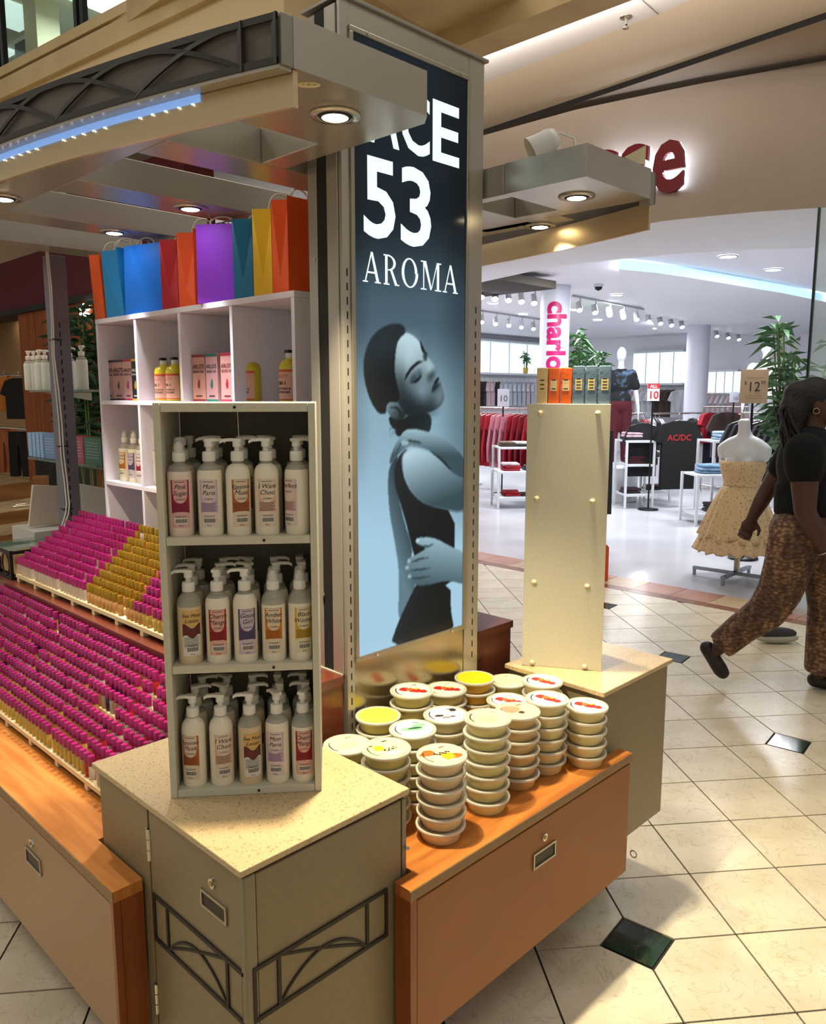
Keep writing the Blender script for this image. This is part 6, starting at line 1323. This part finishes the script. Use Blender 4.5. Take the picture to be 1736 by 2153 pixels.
r2=N.new('ShaderNodeValToRGB'); e=r2.color_ramp.elements; e[0].position=.44; e[0].color=(0,0,0,1); e[1].position=.56; e[1].color=(1,1,1,1); L.new(n2.outputs[0],r2.inputs[0]); mx=N.new('ShaderNodeMixRGB'); L.new(r2.outputs[0],mx.inputs[0]); mx.inputs[1].default_value=lin('#2c1c15')+(1,); L.new(r1.outputs[0],mx.inputs[2]); mx2=N.new('ShaderNodeMixRGB'); mx2.inputs[0].default_value=.62; L.new(r1.outputs[0],mx2.inputs[1]); L.new(mx.outputs[0],mx2.inputs[2]); L.new(mx2.outputs[0],N['Principled BSDF'].inputs['Base Color'])
b=MB(); ellip(b,S(1690,1118,0),.175,.205,.135,ax); b.cyl(S(1698,1070,0),S(1692,1110,0),.150,.168,20)
blobs(b,[(S(1672,1120,.08),.128),(S(1658,1185,.09),.122),(S(1640,1240,.10),.112),(S(1612,1285,.10),.100),(S(1563,1318,.10),.086)]); b.cyl(S(1563,1318,.10),S(1514,1358,.10),.086,.078,20)
blobs(b,[(S(1722,1120,-.08),.125),(S(1736,1200,-.09),.115),(S(1742,1280,-.09),.105)]); b.cyl(S(1742,1280,-.09),S(1738,1412,-.09),.105,.115,20)
fuse(b,'trousers',m_snk,w,.013,5)
# shoes
m_shoe=M('black_shoe','#17120f',.45,noise=(20,'#2c1f16',.35,.6))
b=MB(); hl=S(1486,1362,.10); blobs(b,[(hl,.040),(hl.lerp(toeR,.35),.040),(hl.lerp(toeR,.75),.041),(S(1519,1414,.10),.036)]); fuse(b,'shoe',m_shoe,w,.009,3)
b=MB(); hl=S(1712,1440,-.09); hl.z=.045; blobs(b,[(hl,.042),(hl+hd*.10-U*.008,.040),(hl+hd*.19-U*.014,.034)]); b.box(0,0,0,.001,.001,.001); fuse(b,'shoe',m_shoe,w,.009,3)
# hair: cap over the skull and long twists down the back
m_hair=M('black_hair','#0d0b0c',.6,bump=(60,.5))
b=MB(); ellip(b,hc-hd*.028+U*.022,.098,.088,.108,ax); ellip(b,hc-hd*.10+U*.03,.075,.08,.08,ax); ellip(b,S(1668,868,.02),.075,.085,.12,ax); ellip(b,S(1664,905,.02),.065,.09,.09,ax)
fuse(b,'hair',m_hair,w,.012,3)
rnd=random.Random(5); b=MB()
for k in range(60):
    o=hc-hd*(.095+.03*rnd.random())+U*(.045-.05*rnd.random())+rr*(rnd.random()-.4)*.12; e=S(1646+rnd.random()*42,905+rnd.random()*50,(rnd.random()-.3)*.20); m1=o.lerp(e,.35)-hd*(.02+.05*rnd.random()); b.tube([o,m1,o.lerp(e,.7)-hd*.03,e],[.012,.0125,.011,.006],6)
b.build('twists',m_hair,w,kind='stuff')
b=MB(); nc=nk-U*.005
b.tube([nc+hd*.075*math.cos(a)+rr*.075*math.sin(a)-U*(.035*max(0,math.cos(a))) for a in [2*PI*i/20 for i in range(20)]],.0035,6,closed=True); b.build('necklace',m_screw,w)
er=hc-hd*.012+rr*.082-U*.045; MB().tube([er+hd*.014*math.cos(a)+U*.014*math.sin(a) for a in [2*PI*i/14 for i in range(14)]],.002,5,closed=True).build('earring',m_screw,w)
br_=re_.lerp(rw_,.88); d=(rw_-re_).normalized(); u_=d.orthogonal().normalized(); v_=d.cross(u_); MB().tube([br_+u_*.042*math.cos(a)+v_*.042*math.sin(a) for a in [2*PI*i/18 for i in range(18)]],.004,6,closed=True).build('bracelet',m_screw,w)
# sneaker of someone walking behind her
g=P(1632,1352,z=0); t=thing('sneaker','dark grey knit sneaker with pale sole stepping behind the walking woman','shoe',(g.x,g.y,0)); dS=Vector((RT.x,RT.y,0)).normalized(); sd_=Vector((-dS.y,dS.x,0))
b=MB(); ax2=(dS,sd_,U); o=Vector((g.x,g.y,0)); ellip(b,o+U*.035+dS*.0,.145,.047,.034,ax2); fuse(b,'sole',M('sole_pale','#b0aa9c',.6),t,.009,2)
b=MB(); ellip(b,o+U*.066-dS*.005,.135,.043,.040,ax2); ellip(b,o+U*.085-dS*.07,.06,.042,.06,ax2); blobs(b,[(o+U*.10-dS*.085,.042),(o+U*.16-dS*.105,.042)]); fuse(b,'upper',M('knit_grey','#3a3a3c',.8),t,.009,3)
# ---------------------------------------------------------------- left background: shop with a red fascia
MB().box(3.62,6.2,2.58,3.9,30,3.62).build('wall_red_fascia',M('red_fascia','#4e0f18',.9),kind='structure')
MB().box(3.6,6.2,2.52,3.95,30,2.58).build('trim_8',m_dark,kind='structure')
MB().box(3.95,6.2,2.95,9,30,3.05).build('ceiling_left_shop',M('dark_ceiling','#3a322a',.8),kind='structure')
MB().box(5.6,9.2,0,5.8,30,2.95).build('wall_left_shop_back',M('lit_tan_wall','#b08a60',.7),kind='structure')
ya_=P(190,700,X=3.62).y; yb_=P(36,700,X=3.62).y
wc=thing('wood_pier','wide wood panelled shop pier behind the slotted post','pier',(3.8,(ya_+yb_)/2,0)); n_=4
for k in range(n_):
    y0=ya_+(yb_-ya_)*k/n_; MB().box(3.64,y0+.006,0,3.9,y0+(yb_-ya_)/n_-.006,2.52).build('panel',M('pier_wood','#8c4408',.8,noise=(3,'#713606',.35,.62),stretch=(4,4,.3)),wc,.004)
MB().box(3.66,ya_,0,3.88,yb_,2.515).build('core',m_dark,wc)
rack(P(-60,792,X=4.42),P(60,795,X=4.38),P(20,790,X=4.4).z,'upper clothes rail of the red fascia shop'); rack(P(-60,900,X=4.30),P(62,905,X=4.28),P(20,900,X=4.3).z,'lower clothes rail of the red fascia shop')
for px,py,col,h,lab,kd in ((8,795,'#c0742c',.55,'orange tee hanging in the red fascia shop','tee'),(38,798,'#1a1718',.62,'black tee with pink print hanging beside the orange one','tee'),(10,905,'#a8603c',.7,'rust patterned trousers hanging in the red fascia shop','pants'),(40,910,'#141214',.7,'black trousers hanging below the black tee','pants')):
    p=P(px,py,X=4.35); garment((p.x,p.y,p.z+.02),-1.0,col,h*.95,lab,None,kd,1.0,.08)
for px,py in ((12,668),(24,664),(12,680)):
    p=P(px,py,z=2.949); t=thing('ceiling_vent','white slatted vent with added glow on the dark ceiling of the red fascia shop','strip lamp',p,0,'red shop ceiling vents'); MB().box(p.x-.1,p.y-.16,p.z-.02,p.x+.1,p.y+.16,p.z).build('housing',m_tw,t); MB().box(p.x-.09,p.y-.15,p.z-.026,p.x+.09,p.y+.15,p.z-.021).build('tube',M('vent_glow','#fff4dd',.4,emit=5),t)  # slatted ceiling vents, with a glow added to them
lamp('red_shop_lamp','AREA',(4.9,11.5,2.9),26,(1,.8,.55),.5); lamp('red_shop_lamp','AREA',(4.4,8.6,2.9),18,(1,.85,.65),.4)
for py in (643,650,661):
    p=P(178,py,X=3.56); t=thing('globe_lamp','small glowing oval lamp above the climbing plant','lamp',p,0,'globe lamps above the plant'); bb=MB(); ellip(bb,p,.05,.05,.022); bb.build('bulb',M('globe_glow','#fff3d8',.4,emit=9),t)
c=P(190,900,X=2.95); leafy(Vector((c.x,c.y,0)),2.4,.36,420,'tall dark leafy climbing plant beside the wood pier','climbing_plant','#38523a',nst=9,ll=.22)
for px,col,lab,z_ in ((158,'#8a4a2c','brown jersey with white number on the pier behind the glass shelf',1.62),(112,'#2c2826','dark patterned top on the pier behind the slotted post',1.15),(165,'#3a3430','black patterned jacket on the pier behind the glass shelf',1.25)):
    p=P(px,850,X=3.57); garment((p.x,p.y,z_),-.95,col,.62,lab,None,'tee',1.2,.09,prt=('15','#d8d0c4',.22,-.34) if '4a2c' in col else None)
# low grey wall, bench, sign and basket left of the trays
m_ben=M('bench_wood','#8a5c2c',.4,wood=(3,'#744a20',3,'Z'),stretch=(1,.2,1))
bn=P(70,1120,D=4.9); t=thing('slatted_bench','high backed wooden slatted bench beyond the kiosk','bench',(bn.x,bn.y,0)); ra_=P(-120,1035,D=4.6);rb_=P(68,1012,D=4.9)
for dz,hh in ((0,.10),(-.17,.07),(-.31,.07),(-.45,.07)): 
    A_=ra_+U*dz;B_=rb_+U*dz; MB().prism([A_,B_,B_-U*hh,A_-U*hh],Vector((.02,.03,0))).build('slat',m_ben,t)
MB().prism([rb_+U*.03,rb_+Vector((.06,-.05,.03)),Vector((rb_.x+.06,rb_.y-.05,0)),Vector((rb_.x,rb_.y,0))],Vector((.04,.05,0))).build('post',m_ben,t)
MB().prism([Vector((ra_.x,ra_.y,.42)),Vector((rb_.x,rb_.y,.42)),Vector((rb_.x+.4,rb_.y+.35,.42)),Vector((ra_.x+.4,ra_.y+.35,.42))],(0,0,.04)).build('seat',m_ben,t)
Y_=3.56; sa=[P(x,y,Y=Y_) for x,y in ((70,1020),(128,1022),(134,1102),(61,1108))]; zb_=min(p.z for p in sa)-.002
MB().box(P(64,1100,Y=Y_).x-.03,3.44,RZ+.0005,P(150,1100,Y=Y_).x+.05,3.70,zb_).build('white_box',M('box_white','#c4c0b6',.5),label='low white display box behind the perfume trays',cat='box')
sg_=thing('sign_card','blank white tapered card standing on the white display box','sign card',(sa[3].x,Y_,zb_+.002)); MB().prism(sa,(0,.012,0)).build('card',M('sign_white','#d0c0b0',.5),sg_,.002); MB().prism([sa[0]+Vector((0,.0125,0)),sa[1]+Vector((0,.0125,0)),Vector((sa[1].x,Y_+.09,zb_)),Vector((sa[0].x,Y_+.09,zb_))],(0,.006,0)).build('easel_back',MATS['sign_white'],sg_)
bk=thing('wire_basket','black wire framed display box with oval ring and glass top','display box',(1.2,3.32,RZ)); x0_=1.06;x1_=1.29;y0_=3.215;y1_=3.43;zt_=RZ+.115
for xx in (x0_,x1_-.012):
    for yy in (y0_,y1_-.012): MB().box(xx,yy,RZ+.0005,xx+.012,yy+.012,zt_).build('post',m_black,bk)
for zz in (RZ+.0005,zt_-.016):
    for q_ in ((x0_+.012,y0_,x1_-.012,y0_+.01),(x0_+.012,y1_-.01,x1_-.012,y1_),(x0_,y0_+.012,x0_+.01,y1_-.012),(x1_-.01,y0_+.012,x1_,y1_-.012)): MB().box(q_[0],q_[1],zz,q_[2],q_[3],zz+.012).build('rail',m_black,bk)
for yc_ in (y0_+.058,y1_-.058): MB().tube([(x0_+.004,yc_+.036*math.cos(a),RZ+.057+.043*math.sin(a)) for a in [2*PI*i/24 for i in range(24)]],.003,6,closed=True).build('oval_ring',m_black,bk)
MB().box(x0_,y0_,zt_+.0002,x1_,y1_,zt_+.006).build('glass_top',m_gl,bk)
MB().box(x0_+.03,y0_+.03,RZ+.013,x1_-.03,y1_-.03,RZ+.09).build('liner',M('liner_tan','#c79a64',.6),bk)

g=P(1270,1222,z=0); ob=thing('orange_carton','orange carton standing on the border tiles behind the turned rack','carton',(g.x,g.y,.0012),-YAW); MB().box(-.17,0,0,.012+.02,.12,.30).build('carton',M('carton_orange2','#d9541a',.5),ob,.004,loc=(0,0,0)); MB().box(-.16,-.001,.30,.02,.118,.312).build('lid_flap',MATS['carton_orange2'],ob,loc=(0,0,0))
